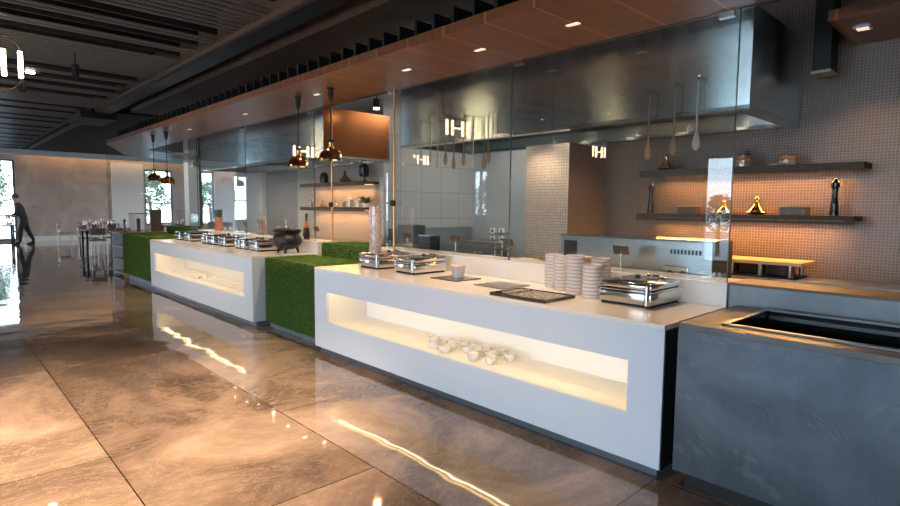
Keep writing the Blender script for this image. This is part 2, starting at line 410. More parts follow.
# kitchen walls
wallx('wall_right', 5.4, 5.6, -6, 3.27, 3.5, 'mosaic')
bm = B(); box(bm, 4.71, 5.40, 3.27, 3.82, 0, 2.20); bmesh.ops.bevel(bm, geom=[], offset=0)
me = obj('wall_pillar', bm, ['mosaic_lit', 'mosaic']); me['kind'] = 'structure'
for p in me.data.polygons:
    if p.normal.y < -.5: p.material_index = 1  # shaded side is given darker tiles than the lit front
wallx('wall_niche', 5.4, 5.5, 3.27, 4.0, 3.5, 'plaster_grey')
wallx('wall_kitchen', 7.5, 7.6, 4.0, 7.3, 3.5, 'plaster_grey')
wally('wall_recess', 4.0, 4.08, 5.5, 7.5, 3.5, 'plaster_grey')
wally('wall_tiled', 7.3, 7.4, 5.4, 7.6, 3.5, 'tile_grid')
wallx('wall_shelf', 5.4, 5.6, 7.4, 10.15, 3.5, 'plaster_warm')
wallx('wall_panel', 5.5, 5.6, 10.15, 11.75, 3.5, 'plaster_brown')
wallx('wall_white', 5.4, 5.6, 11.75, 13.1, 3.5, 'plaster')
# serving-line soffit: brown board with a pale seam every 43 cm, wrapping round the far end
bm = B()
prism(bm, [(2.95, -5.9), (3.90, -5.9), (3.90, 11.5), (3.96, 14.9), (2.95, 14.1)], 2.85, 2.925)
prism(bm, [(2.95, 14.1), (3.96, 14.9), (5.6, 16.3), (8.5, 17.6), (8.5, 19.0), (5.95, 18.1), (3.96, 16.9)], 2.85, 2.925)
struct(obj('trim_7', bm, 'soffit'))
bx('trim_8', (3.902, 3.935, 1.2, 14.0, 2.845, 2.90), 'beam', kind='structure')
bx('trim_9', (4.60, 5.398, -5.9, 1.10, 2.85, 2.925), 'soffit', kind='structure')
# black fins standing above the soffit edge
bm = B()
for i in range(70):
    y = -2+i*.23; box(bm, 3.12, 3.6, y, y+.03, 2.93, 3.13)
struct(obj('trim_10', bm, 'black'))
# brown service duct in the open void, pipes beside it
bm = B(); box(bm, 3.32, 3.95, -3, 13.5, 3.50, 3.918); tag(obj('air_duct', bm, 'void_brown'), 'long brown air duct in the dark void above the serving line', 'duct')
bm = B(); tube(bm, [(3.24, -3, 3.893), (3.24, 13.8, 3.893)], .025); tag(obj('service_pipe', bm, 'black'), 'thin black pipe running beside the brown air duct', 'pipe')
bm = B(); box(bm, 2.6, 3.3, 14.7, 16.2, 3.46, 3.598); box(bm, 2.85, 2.97, 16.2, 25.5, 3.53, 3.598)
tag(obj('cable_tray', bm, 'black'), 'black cable tray with a junction box under the far slatted ceiling', 'tray')
# black hood duct near the wall with a lit grille
d = thing('exhaust_duct', 'black vertical duct behind the near hood with a beige grille at its foot', 'duct', (5.18, 1.17, 2.62))
bx('duct_body', (-.10, .10, 0.01, .13, .012, 1.298), 'black', d); bx('grille', (-.105, .105, .005, .135, -.01, .010), 'vent', d)
for i, (y, g) in enumerate([(2.36, 0), (3.27, 0), (4.23, 0), (5.9, 0), (7.9, 0), (10.2, 0)]):
    t = thing('recessed_downlight', 'small rectangular downlight in the brown soffit, %s from the near end' % ORD[i], 'downlight', (3.40, y, 2.843), 0, 'downlights in the brown soffit')
    bx('trim_ring', (-.028, .028, -.06, .06, 0, .0065), 'steel', t); bx('lens', (-.02, .02, -.05, .05, -.003, 0), 'down_glow', t)
t = thing('recessed_downlight', 'small square downlight in the soffit against the mosaic wall', 'downlight', (4.93, .96, 2.843))
bx('trim_ring', (-.05, .05, -.05, .05, 0, .0065), 'steel', t); bx('lens', (-.035, .035, -.035, .035, -.003, 0), 'down_glow', t)

# ------------------------------------------------------------ lights
def area(name, loc, rot, sx, sy, energy, col, portal=False, spread=None):
    l = bpy.data.lights.new(name, 'AREA'); l.shape = 'RECTANGLE'; l.size = sx; l.size_y = sy; l.energy = energy; l.color = col
    if portal: l.cycles.is_portal = True
    if spread: l.spread = spread
    o = bpy.data.objects.new(name, l); COL.objects.link(o); o.location = loc; o.rotation_euler = rot; return o
def spot(name, loc, target, energy, col, size=R(60), blend=.6, rad=.02):
    l = bpy.data.lights.new(name, 'SPOT'); l.energy = energy; l.color = col; l.spot_size = size; l.spot_blend = blend; l.shadow_soft_size = rad
    o = bpy.data.objects.new(name, l); COL.objects.link(o); o.location = loc
    o.rotation_euler = (Vector(target)-Vector(loc)).to_track_quat('-Z', 'Y').to_euler(); return o
for i, (a, b, c, dd) in enumerate(LW): area('daylight', (-8.02, (a+b)/2, (c+dd)/2), (0, R(-90), 0), dd-c, b-a, 1, (1, 1, 1), True)
for (a, b, c, dd) in FW:
    if b-a > 1: area('daylight', ((a+b)/2, 27.98, (c+dd)/2), (R(-90), 0, 0), b-a, dd-c, 1, (1, 1, 1), True)
for (a, b, c, dd) in EW: area('daylight', (15.98, (a+b)/2, (c+dd)/2), (0, R(90), 0), dd-c, b-a, 1, (1, 1, 1), True)
w = bpy.data.worlds.new('world'); S.world = w; w.use_nodes = True
bg = w.node_tree.nodes['Background']; nt = w.node_tree
tc = nd(nt, 'ShaderNodeTexCoord'); sp = nd(nt, 'ShaderNodeSeparateXYZ'); nt.links.new(tc.outputs['Generated'], sp.inputs[0])
nt.links.new(ramp(nt, sp.outputs[2], [(0., (.72, .86, 1.0)), (.35, (.55, .75, 1.0)), (1., (.45, .66, 1.0))]), bg.inputs[0])
bg.inputs[1].default_value = 12.2
WARM = (1, .68, .42)

# ------------------------------------------------------------ buffet counters
def turf(name, faces, parent=None, dens=5200, seed=1, blade=.022):
    """short plastic grass blades over a list of (origin, u, v, normal) rectangles"""
    rnd = random.Random(seed); vs = []; fs = []; mi = []
    for o, u, v, nn in faces:
        o, u, v, nn = map(Vector, (o, u, v, nn)); cnt = int(dens*u.length*v.length)
        for _ in range(cnt):
            p = o+u*rnd.random()+v*rnd.random()
            t = Vector((rnd.uniform(-1, 1), rnd.uniform(-1, 1), rnd.uniform(-1, 1)))
            t = (t-nn*t.dot(nn)); t.normalize(); s = nn.cross(t)
            hgt = blade*rnd.uniform(.6, 1.15); tip = p+nn*hgt+s*hgt*rnd.uniform(0, .7)+Vector((0, 0, -.006))
            k = len(vs); wd = rnd.uniform(.0018, .003)
            vs += [p-t*wd, p+t*wd, tip]; fs.append((k, k+1, k+2)); mi.append(0 if rnd.random() < .6 else 1)
    me = bpy.data.meshes.new(name); me.from_pydata([tuple(v) for v in vs], [], fs)
    me.materials.append(M['blade_a']); me.materials.append(M['blade_b'])
    me.polygons.foreach_set('material_index', mi)
    o = bpy.data.objects.new(name, me); COL.objects.link(o)
    if parent: o.parent = parent
    return o
M['blade_a'] = simple('grass_blade', (.065, .18, .012), .5)
M['blade_b'] = simple('grass_blade_light', (.16, .29, .02), .5)

def counter(label, y0, y1, ny0, ny1, nz0, nz1, loc_y, parts=True):
    t = thing('buffet_counter', label, 'counter', (3.4, loc_y, 0))
    X0, X1 = 2.956-3.4, 3.82-3.4; a, b = y0-loc_y, y1-loc_y; c, d = ny0-loc_y, ny1-loc_y; D = X0+.50
    bm = B()
    box(bm, X0, X0+.03, a, b, .07, nz0); box(bm, X0, X0+.03, a, b, nz1, .875)
    box(bm, X0, X0+.03, a, c, nz0, nz1); box(bm, X0, X0+.03, d, b, nz0, nz1)
    box(bm, X0+.03, X1, a, a+.03, .07, .875); box(bm, X0+.03, X1, b-.03, b, .07, .875)
    obj('body', bm, 'white', t)
    bm = B()
    box(bm, X0+.03, D, c-.02, d+.02, nz0-.02, nz0); box(bm, X0+.03, D, c-.02, d+.02, nz1+.02, nz1+.04)
    box(bm, D, D+.02, c-.02, d+.02, nz0-.02, nz1+.04); box(bm, X0+.031, D, c-.02, c, nz0, nz1+.02); box(bm, X0+.031, D, d, d+.02, nz0, nz1+.02)
    nch = obj('niche', bm, 'niche', t)
    if y0 < 2: bx('end_panel', (X0+.006, X1, a-.006, a-.0005, .07, .874), 'black', t)  # black sheet in place of the shade in the gap between counters
    bm = B(); box(bm, X0, X1, a, b, .875, .905, .003); obj('worktop', bm, 'white_top', t)
    bm = B(); box(bm, X0+.06, X1, a+.04, b-.02, 0, .07); obj('plinth', bm, 'plinth', t)
    bm = B(); box(bm, X0+.036, X0+.044, c+.02, d-.02, nz1+.003, nz1+.015); obj('light_strip', bm, 'led', nch)
    l = area('niche_light', (3.4+X0+.10, (ny0+ny1)/2, nz1+.012), (0, 0, 0), .012, ny1-ny0-.1, 0.85*(ny1-ny0), (1, .78, .50))
    return t
counter('white buffet counter in front with a long lit niche holding loose cups', 1.39, 5.21, 1.603, 4.98, .350, .663, 3.3)
counter('farther white buffet counter with a lit niche lined with nested white cups', 6.75, 11.1, 7.01, 10.85, .358, .680, 8.9)
def ledge(label, y0, y1):
    t = thing('raised_ledge', label, 'ledge', (3.98, (y0+y1)/2, 0)); h = (y1-y0)/2
    bm = B(); box(bm, -.155, .155, -h, h, 0, 1.045); obj('body', bm, 'white_top', t)
    if y0 < 2: bx('end_panel', (-.10, .155, -h-.006, -h-.0005, 0, 1.044), 'black', t)  # black sheet darkens the shaded near end of the white ledge
    bm = B(); box(bm, -.155, .155, -h, h, 1.045, 1.065, .003); obj('top', bm, 'white_top', t)
    return t
ledge('raised white ledge behind the front buffet counter, carrying the glass screen', 1.39, 5.40)
ledge('raised white ledge behind the farther buffet counter and its chafing dishes', 6.66, 11.2)
# turf block between the two counters
t = thing('turf_covered_block', 'block wrapped in artificial grass between the two white counters', 'turf block', (3.45, 5.98, 0))
bx('core', (-.34, .34, -.73, .73, .07, .885), 'turf_base', t); bx('plinth', (-.30, .34, -.7, .7, 0, .07), 'plinth', t)
turf('grass_cover', [((-.34, -.73, .07), (0, 1.46, 0), (0, 0, .815), (-1, 0, 0)), ((-.34, -.73, .885), (.67, 0, 0), (0, 1.46, 0), (0, 0, 1)),
    ((-.34, -.73, .07), (.67, 0, 0), (0, 0, .815), (0, -1, 0))], t, 9000, 3)
t = thing('turf_covered_ledge', 'raised grass-covered ledge in the gap between the glass screens', 'turf ledge', (4.14, 6.03, 0))
bx('core', (-.26, .26, -.61, .61, 0, 1.045), 'turf_base', t)
turf('grass_cover', [((-.26, -.61, .86), (0, 1.22, 0), (0, 0, .185), (-1, 0, 0)), ((-.26, -.61, 1.045), (.52, 0, 0), (0, 1.22, 0), (0, 0, 1))], t, 9000, 4)
t = thing('turf_covered_block', 'low block wrapped in artificial grass at the far left end of the serving line', 'turf block', (3.45, 12.28, 0))
bx('core', (-.48, .33, -1.13, .80, .12, .93), 'turf_base', t); bx('plinth', (-.40, .33, -1.1, .78, 0, .12), 'plinth', t)
turf('grass_cover', [((-.48, -1.13, .12), (0, 1.93, 0), (0, 0, .81), (-1, 0, 0)), ((-.48, -1.13, .93), (.80, 0, 0), (0, 1.93, 0), (0, 0, 1)),
    ((-.48, -1.13, .12), (.80, 0, 0), (0, 0, .81), (0, -1, 0))], t, 5000, 5, .03)
t = thing('turf_covered_ledge', 'raised grass-covered ledge at the far left end behind the first chafing dishes', 'turf ledge', (4.12, 12.32, 0))
bx('core', (-.2, .22, -1.08, 1.08, 0, 1.06), 'turf_base', t)
turf('grass_cover', [((-.2, -1.08, .93), (0, 2.16, 0), (0, 0, .13), (-1, 0, 0)), ((-.2, -1.08, 1.06), (.42, 0, 0), (0, 2.16, 0), (0, 0, 1))], t, 5000, 6, .03)
# open wooden shelf unit ending the line
t = thing('open_shelf_unit', 'open wooden shelf unit with a warm wood top closing the far end of the line', 'shelf unit', (3.45, 13.78, 0))
bx('worktop', (-.52, .40, -.66, .34, .925, .955), 'pinkwood', t)
bx('end_panel', (-.46, .38, .27, .30, 0, .925), 'white', t); bx('back_panel', (.34, .36, -.63, .27, 0, .925), 'brown_box', t)
for z in (.06, .34, .62): bx('shelf', (-.46, .34, -.63, .27, z, z+.03), 'pinkwood', t)
bx('side_panel', (-.46, .34, -.66, -.63, 0, .925), 'pinkwood', t)

# ------------------------------------------------------------ steel live-cooking counter, near right
t = thing('ice_well_counter', 'blue-grey metal counter with a long sunken black well at the near right', 'counter', (3.4, .2, 0))
y1 = 1.32-.2; y0 = -2.6
bm = B(); box(bm, -.43, -.41, y0, y1, .10, .895); box(bm, -.41, .42, y1-.02, y1, .10, .895); obj('front_panel', bm, 'concrete', t)
bm = B(); box(bm, -.36, .42, y0, y1-.04, 0, .10); obj('plinth', bm, 'black', t)
wy = 1.12-.2
bm = B(); box(bm, -.43, -.30, y0, y1, .895, .93, .002); box(bm, .36, .42, y0, y1, .895, .93); box(bm, -.30, .36, wy, y1, .895, .93); obj('worktop', bm, 'dark_top', t)
bm = B(); box(bm, -.30, .36, y0, wy, .66, .67); box(bm, -.30, -.29, y0, wy, .67, .928); box(bm, .35, .36, y0, wy, .67, .928); box(bm, -.29, .35, wy-.01, wy, .67, .928); obj('well', bm, 'black_gloss', t)
bm = B()
box(bm, -.312, -.28, y0, wy+.02, .929, .940, .003); box(bm, .34, .372, y0, wy+.02, .929, .944, .003); box(bm, -.312, .372, wy-.01, wy+.02, .929, .9405, .003)
box(bm, -.285, -.262, y0, wy-.02, .885, .905); box(bm, .322, .345, y0, wy-.02, .885, .905)
obj('rim', bm, 'rim_metal', t)
t = thing('stone_ledge', 'blue-grey stone ledge with a brown top behind the sunken well counter', 'ledge', (3.99, .2, 0))
bx('body', (-.155, .165, -2.6, 1.178, 0, 1.055), 'stone_ledge', t); bx('top', (-.155, .165, -2.6, 1.178, 1.055, 1.072), 'brown_strip', t)
t = thing('wall_worktop', 'narrow stainless worktop running along the mosaic wall under the shelves', 'worktop', (5.17, .6, 0))
bx('top', (-.23, .225, -3.4, 2.65, .965, 1.0), 'steel_rough', t); bx('cabinet', (-.20, .225, -3.4, 2.65, 0, .965), 'steel_rough', t)
t = thing('carving_station', 'pale wooden board on a black-and-steel stand by the mosaic wall', 'carving station', (5.14, 1.62, 1.0))
bx('board', (-.19, .20, -.36, .42, .11, .135), 'wood', t)
bx('base_tray', (-.18, .18, -.32, .38, 0, .012), 'black', t)
for x in (-.15, .15):
    for y in (-.28, -.06, .16, .36):
        bm = B(); cyl(bm, (x, y, .012), .022, .098, 12); obj('leg', bm, 'steel', t, True)
for y in (-.17, .05, .26):
    bm = B(); box(bm, -.12, .12, y-.075, y+.075, .012, .104, .01); obj('warmer', bm, 'black_gloss', t)

# ------------------------------------------------------------ glass screens
def screen(label, y0, y1, z0=1.065, z1=2.845, x=3.89, clampy=(), axis='x'):
    t = thing('glass_screen', label, 'glass screen', (x, (y0+y1)/2, z0), 0, 'glass sneeze screens'); h = (y1-y0)/2
    bm = B(); box(bm, -.006, .006, -h, h, 0, z1-z0); pn = obj('pane', bm, 'glass', t)
    bm = B(); box(bm, -.0065, .0065, -h-.003, -h+.001, 0, z1-z0); obj('pane_edge', bm, 'glass_edge', pn)
    for cy in clampy:
        bm = B(); box(bm, -.018, .018, cy-(y0+y1)/2-.05, cy-(y0+y1)/2+.05, z1-z0-.045, z1-z0-.001, .004); obj('clamp', bm, 'steel', t)
    return t
screen('clear glass screen nearest the well counter, ending in a free edge', 1.415, 3.325, clampy=(1.50, 3.26))
screen('clear glass screen above the bowl on the slate, left of the nearest one', 3.335, 5.20, clampy=(5.1,))
screen('clear glass screen behind the cast-iron pot', 6.83, 9.06, clampy=(6.93,))
screen('clear glass screen behind the middle chafing dishes', 9.07, 11.30, clampy=(9.2,))
screen('clear glass screen over the far grass block', 11.31, 14.08, z0=1.075)
t = thing('glass_partition', 'floor-standing glass partition at the far left corner of the line', 'glass partition', (3.42, 14.13, 0))
bx('pane', (-.46, .45, -.006, .006, .01, 2.845), 'glass', t); bx('shoe', (-.46, .45, -.015, .015, 0, .0095), 'steel', t)
bx('pane_edge', (-.466, -.461, -.006, .006, .01, 2.845), 'glass_edge', t)
for yy, lab, zc, sd in ((5.02, 'copper pole with a round dark clamp left of the near glass', 1.585, 1), (6.60, 'copper pole with a dark clamp beside the farther glass edge', 1.565, 1)):
    t = thing('copper_pole', lab, 'pole', (3.86, yy, 1.0665), 0, 'copper poles')
    z1 = 2.848-1.0665
    bm = B(); cyl(bm, (0, 0, 0), .014, z1, 14); obj('pole', bm, 'brass_wood', t, True)
    bm = B(); tube(bm, [(-.035, 0, zc-1.0665), (.0, 0, zc-1.0665)], .034, 16); obj('clamp', bm, 'black', t, True)
    bm = B(); tube(bm, [(-.02, .02, zc-1.0665), (-.02, .11, zc-1.0665)], .009, 10); obj('clamp_arm', bm, 'brass_wood', t, True)
    if yy > 6: t.location.x = 4.02; 
# ------------------------------------------------------------ extractor hoods
def hood(label, y0, y1, x0=4.2, x1=5.38, z0=2.25, z1=2.96):
    t = thing('extractor_hood', label, 'hood', ((x0+x1)/2, (y0+y1)/2, z0)); hx = (x1-x0)/2; hy = (y1-y0)/2; H = z1-z0
    bm = B()
    box(bm, -hx, -hx+.012, -hy, hy, .03, H); box(bm, hx-.012, hx, -hy, hy, .03, H)
    box(bm, -hx+.012, hx-.012, -hy, -hy+.012, .03, H); box(bm, -hx+.012, hx-.012, hy-.012, hy, .03, H); box(bm, -hx+.012, hx-.012, -hy+.012, hy-.012, H-.02, H)
    obj('canopy', bm, 'hood', t)
    bm = B()
    box(bm, -hx-.006, -hx+.10, -hy-.004, hy+.004, .0, .03); box(bm, hx-.10, hx, -hy-.004, hy+.004, .0, .03)
    box(bm, -hx+.10, hx-.10, -hy-.004, -hy+.10, .0, .03); box(bm, -hx+.10, hx-.10, hy-.10, hy+.004, .0, .03)
    obj('rim', bm, 'steel', t)
    if y0 > 5: bm = B(); box(bm, -hx+.005, hx-.005, -hy-.004, -hy-.0005, .032, H); obj('end_panel', bm, 'warm_reflection', t)  # tinted sheet carries the warm reflection of the hood end
    bm = B(); n = int((y1-y0-.2)/.5)
    for i in range(n):
        ya = -hy+.1+i*(2*hy-.2)/n; box(bm, -hx+.1, hx-.1, ya+.01, ya+(2*hy-.2)/n-.01, .16, .18)
    obj('filter', bm, 'hood_in', t)
    return t
hood('long stainless extractor hood over the near kitchen, its dark end facing the camera', 1.44, 5.32)
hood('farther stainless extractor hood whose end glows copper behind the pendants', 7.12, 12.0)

# ------------------------------------------------------------ pendants
def pendant(label, x, y, zb, zt):
    t = thing('pendant_lamp', label, 'pendant lamp', (x, y, zb), 0, 'copper dome pendants')
    prof = [(.0, .145), (.03, .145), (.034, .125), (.07, .118), (.105, .09), (.128, .05), (.135, 0), (.131, 0), (.124, .05), (.10, .086), (.066, .112), (.0, .118)]
    bm = B(); lathe(bm, prof, 32); obj('lamp_shade', bm, 'copper', t, True)
    bm = B(); cyl(bm, (0, 0, .145), .026, .05, 16); obj('cap', bm, 'brass', t, True)
    bm = B(); cyl(bm, (0, 0, .195), .033, .03, 16); obj('socket', bm, 'black', t, True)
    H = zt-zb
    bm = B(); cyl(bm, (0, 0, .225), .008, H-.225-.12, 8); obj('cable', bm, 'black', t, True)
    bm = B(); lathe(bm, [(0, H-.14), (.018, H-.14), (.032, H-.07), (.028, H-.02), (.045, H-.001), (0, H-.001)], 16); obj('canopy', bm, 'black', t, True)
    bm = B(); cyl(bm, (0, 0, .05), .026, .06, 14); obj('bulb', bm, 'down_glow', t, True)
    spot('heat_lamp', (x, y, zb+.03), (x, y, 0), 45 if y < 8 else 20, WARM, R(95), .8, .02)
pendant('copper dome pendant over the grass block, left of the near pair', 3.335, 6.23, 2.02, 2.85)
pendant('copper dome pendant over the grass block, right of the near pair', 3.34, 5.50, 2.06, 2.85)
pendant('copper dome pendant at the far end, left of the small pair', 3.20, 11.6, 1.99, 2.85)
pendant('copper dome pendant at the far end, right of the small pair', 3.24, 10.95, 1.92, 2.85)

# ------------------------------------------------------------ chandelier
def chandelier(label, x, y, z):
    t = thing('chandelier', label, 'chandelier', (x, y, z), 0, 'glowing tube chandeliers')
    def hoop(w, h, r):
        pts = []
        for i in range(9): a = PI*i/8; pts.append((w*math.cos(a), 0, h+w*.55*math.sin(a)))
        for i in range(9): a = PI+PI*i/8; pts.append((w*math.cos(a), 0, -h+w*.55*math.sin(a)))
        bm = B(); tube(bm, pts, r, 8, True); return bm
    h1 = obj('hoop', hoop(.27, .15, .006), 'brass', t, True)
    bm = B(); tube(bm, [(-.13, 0, -.06), (-.13, 0, .10), (.13, 0, .10), (.13, 0, -.06)], .007, 8, True)
    obj('inner_frame', bm, 'brass', t, True)
    for k, xx in enumerate((-.27, -.13, .13, .27)):
        bm = B(); cyl(bm, (xx, 0, -.135), .021, .27, 14); obj('glowing_tube', bm, 'tube_glow', t, True)
    bm = B(); tube(bm, [(-.12, 0, 0), (.12, 0, 0)], .012, 8); obj('cross_tube', bm, 'tube_glow', t, True)
    bm = B(); cyl(bm, (0, 0, .10), .006, 4.0-z-.10, 8); obj('stem', bm, 'brass', t, True)
    return t
area('cove_glow', (9.2, 27.62, 3.8), (R(-25), 0, 0), 12.6, .08, 70, (1, .52, .24))
for xx in (3.0, 6.5, 9.5): spot('dining_fill', (xx, 23.5, 3.5), (xx+.4, 25.5, 0), 190, (1, .92, .84), R(110), .8, .03)  # fill spots without fittings, added to brighten the far tables and wall
spot('dining_fill', (3.1, 16.9, 3.3), (6.1, 18.1, 1.9), 500, (1, .95, .9), R(50), .8, .03)  # unseen fill spot added to whiten the far column
chandelier('brass chandelier of glowing tubes hanging at the upper left edge', .54, 7.5, 3.0)
chandelier('second brass chandelier of glowing tubes, farther down the dining room', .30, 13.7, 3.0)
chandelier('third brass chandelier of glowing tubes, nearer the left windows', -4.9, 7.9, 3.0)
chandelier('fourth brass chandelier of glowing tubes, far by the left windows', -3.5, 13.3, 3.0)
# track spots
def track(label, x, y, tgt, lit, e=0):
    t = thing('ceiling_spotlight', label, 'spotlight', (x, y, 3.30), 0, 'black cylinder spotlights')
    bm = B(); cyl(bm, (0, 0, 0), .045, .17, 18); obj('housing', bm, 'black', t, True)
    bm = B(); cyl(bm, (0, 0, .17), .008, .51, 8); obj('stem', bm, 'black', t, True)
    bm = B(); cyl(bm, (0, 0, -.004), .02, .003, 18); obj('lens', bm, 'spot_glow' if lit else 'black', t, True)
    if e: spot('spot_beam', (x, y, 3.28), tgt, e, WARM, R(75), .8, .02)
track('black cylinder spotlight under the slats, right of the chandelier', 1.62, 9.35, None, False)
track('black cylinder spotlight under the slats, below the chandelier', 1.22, 11.2, None, False)
track('black cylinder spotlight above the near floor', .30, 3.2, (.60, 4.1, 0), True, 2600)
track('black cylinder spotlight above the middle of the floor', 1.30, 1.6, (2.0, 2.9, 0), True, 190)
track('added unseen spotlight left of the view, washing the farther counter', -1.2, 8.4, (2.9, 9.6, .5), True, 360)  # out-of-view spot added to brighten the farther counter front
track('second added unseen spotlight left of the view, washing the farther counter', -1.2, 6.9, (2.9, 7.6, .5), True, 200)  # another added spot, unseen, for the same counter front
track('black cylinder spotlight above the walkway left of the camera', -1.5, 5.6, (-.8, 6.2, 0), True, 110)
t = thing('ceiling_spotlight', 'small lit spotlight bright against the slats beside the chandelier', 'spotlight', (1.31, 11.06, 3.585), 0, 'black cylinder spotlights')
bm = B(); lathe(bm, [(0, 0), (.06, 0), (.065, .015), (0, .03)], 18); obj('lens', bm, 'spot_glow', t, True)
t = thing('ceiling_spotlight', 'lit spotlight in the dark ceiling gap between the two hoods', 'spotlight', (4.72, 6.55, 2.92), 0, 'black cylinder spotlights')
bm = B(); lathe(bm, [(0, 0), (.04, 0), (.04, .015), (0, .02)], 18); obj('lens', bm, 'spot_glow', t, True)
bm = B(); cyl(bm, (0, 0, .02), .045, .12, 18); obj('housing', bm, 'black', t, True)
bm = B(); cyl(bm, (0, 0, .14), .008, .85, 8); obj('stem', bm, 'black', t, True)
# downlight beams from the soffit
for y in (2.36, 3.27, 4.23, 5.9, 7.9, 10.2): spot('soffit_beam', (3.40, y, 2.82), (3.46, y, 0), 75, WARM, R(100), .8, .02)
spot('soffit_beam', (4.93, .96, 2.82), (5.0, .8, 0), 40, WARM, R(100), .8, .02)
spot('kitchen_beam', (4.72, 6.55, 2.90), (4.3, 5.8, 0), 60, (1, .5, .22), R(110), .8, .02)
spot('pillar_beam', (4.40, 3.55, 2.24), (4.76, 3.55, 1.0), 26, (1, .74, .52), R(120), .8, .03)
for hy, k, e, lab in ((7.9, 7, 22, 'farther'), (2.1, 5, 8, 'near')):
    for q in range(k):
        yy = hy+q*.6
        tt = thing('hood_light', 'small round lamp under the %s hood, %s in its row' % (lab, ORD[q]), 'lamp', (4.62, yy, 2.385), 0, 'lamps under the hoods')
        bm = B(); cyl(bm, (0, 0, 0), .03, .02, 16); obj('lens', bm, 'spot_glow', tt, True)
        bm = B(); lathe(bm, [(.031, 0), (.042, 0), (.042, .024), (.031, .024)], 16); obj('ring', bm, 'steel', tt, True)
        spot('hood_beam', (4.62, yy, 2.37), (4.62, yy, 0), e, (1, .84, .66), R(130), .8, .02)
area('kitchen_lamp', (6.4, 5.6, 3.3), (0, 0, 0), 1.0, 1.0, 40, (1, .93, .85))

# ------------------------------------------------------------ shelves on kitchen walls
def wshelf(label, y0, y1, z):
    t = thing('wall_shelf', label, 'shelf', (5.25, (y0+y1)/2, z), 0, 'walnut wall shelves'); h = (y1-y0)/2
    bx('board', (-.15, .148, -h, h, -.04, 0), 'shelf', t); bx('front_lip', (-.15, -.135, -h, h, -.066, -.0405), 'shelf', t)
    bx('light_strip', (.09, .12, -h+.12, h-.12, -.046, -.0405), 'led_soft', t)
    area('shelf_light', (5.30, (y0+y1)/2, z-.055), (0, R(24), 0), .04, y1-y0-.25, (11 if y0 < 5 else 5.5)*(y1-y0), (1, .48, .15))
wshelf('upper walnut wall shelf on the mosaic wall, jars on it', .93, 2.72, 1.92)
wshelf('lower walnut wall shelf on the mosaic wall, carrying the two pepper mills', .97, 2.74, 1.51)
wshelf('upper walnut shelf in the far alcove behind the pendants', 7.42, 9.5, 1.95)
wshelf('lower walnut shelf in the far alcove, crowded with jars and dishes', 7.42, 9.5, 1.53)
def mill(label, loc, s=1.):
    t = thing('pepper_mill', label, 'pepper mill', loc, 0, 'black pepper mills')
    bm = B(); lathe(bm, [(r*s, z*s) for r, z in [(0, 0), (.032, 0), (.033, .03), (.028, .05), (.031, .07), (.022, .12), (.017, .18), (.022, .205), (.02, .215), (.0, .215)]], 20); obj('body', bm, 'black_gloss', t, True)
    bm = B(); lathe(bm, [(r*s, z*s) for r, z in [(0, .215), (.026, .216), (.03, .235), (.028, .262), (.012, .275), (.008, .29), (.0, .295)]], 20); obj('head', bm, 'black_gloss', t, True)
mill('tall black pepper mill at the right end of the lower mosaic-wall shelf', (5.2, 1.12, 1.5105))
mill('black pepper mill at the left end of the lower mosaic-wall shelf', (5.2, 2.64, 1.5105))
def jar(label, loc, r, h, fill, fh, lid='thin_glass', group='glass storage jars'):
    t = thing('glass_jar', label, 'jar', loc, 0, group)
    bm = B(); lathe(bm, [(0, 0), (r, 0), (r*1.02, h*.5), (r, h*.85), (r*.75, h*.95), (r*.75, h), (r*.72, h), (r*.72, h*.94), (r*.95, h*.84), (r*.96, .006), (0, .006)], 24); obj('glass_body', bm, 'thin_glass', t, True)
    if fill:
        bm = B()
        if fill == 'cookie':
            k = int(fh/.03)
            for i in range(k): cyl(bm, (random.uniform(-.005, .005), random.uniform(-.005, .005), .008+i*.03), r*.84, .024, 16)
        else: cyl(bm, (0, 0, .008), r*.9, fh-.01, 20)
        obj('contents', bm, fill, t, True)
    bm = B(); lathe(bm, [(0, h+.001), (r*.8, h+.001), (r*.8, h+.012), (r*.25, h+.03), (r*.12, h+.04), (r*.28, h+.065), (0, h+.085)], 20); obj('lid', bm, lid, t, True)
    return t
jar('dark squat glass jar at the glass edge on the upper mosaic-wall shelf', (5.2, 1.81, 1.9205), .075, .13, 'cookie', .1)
jar('squat glass jar of biscuits on a black stand, upper mosaic-wall shelf', (5.2, 1.47, 1.932), .075, .07, 'cookie', .07)
t = bx('jar_stand', (5.11, 5.29, 1.38, 1.58, 1.9205, 1.9315), 'black_gloss'); tag(t, 'black slab under the squat biscuit jar on the upper shelf', 'stand')
def cloche(label, loc, s=1., m='copper'):
    t = thing('tagine_dish', label, 'dish', loc, 0, 'small domed serving dishes')
    bm = B(); lathe(bm, [(r*s, z*s) for r, z in [(0, 0), (.05, 0), (.09, .018), (.088, .022), (0, .012)]], 24); obj('saucer', bm, m, t, True)
    bm = B(); lathe(bm, [(r*s, z*s) for r, z in [(0, .023), (.078, .023), (.055, .05), (.025, .08), (.013, .115), (.02, .135), (.012, .15), (0, .155)]], 24); obj('lid', bm, m, t, True)
cloche('copper domed tagine on the upper mosaic-wall shelf, behind the glass', (5.2, 2.50, 1.9205))
cloche('golden tagine at the middle of the lower mosaic-wall shelf', (5.2, 1.68, 1.5105))
def stackbox(label, loc, w, d, h, m, lidm, name='lidded_box', cat='box'):
    t = thing(name, label, cat, loc)
    bx('body', (-d/2, d/2, -w/2, w/2, 0, h*.86), m, t, .004); bx('lid', (-d/2-.004, d/2+.004, -w/2-.006, w/2+.006, h*.86, h), lidm, t, .003)
stackbox('low box with a pale brown lid beside the mill on the lower mosaic-wall shelf', (5.2, 1.39, 1.5105), .19, .12, .075, 'plaque', 'cork')
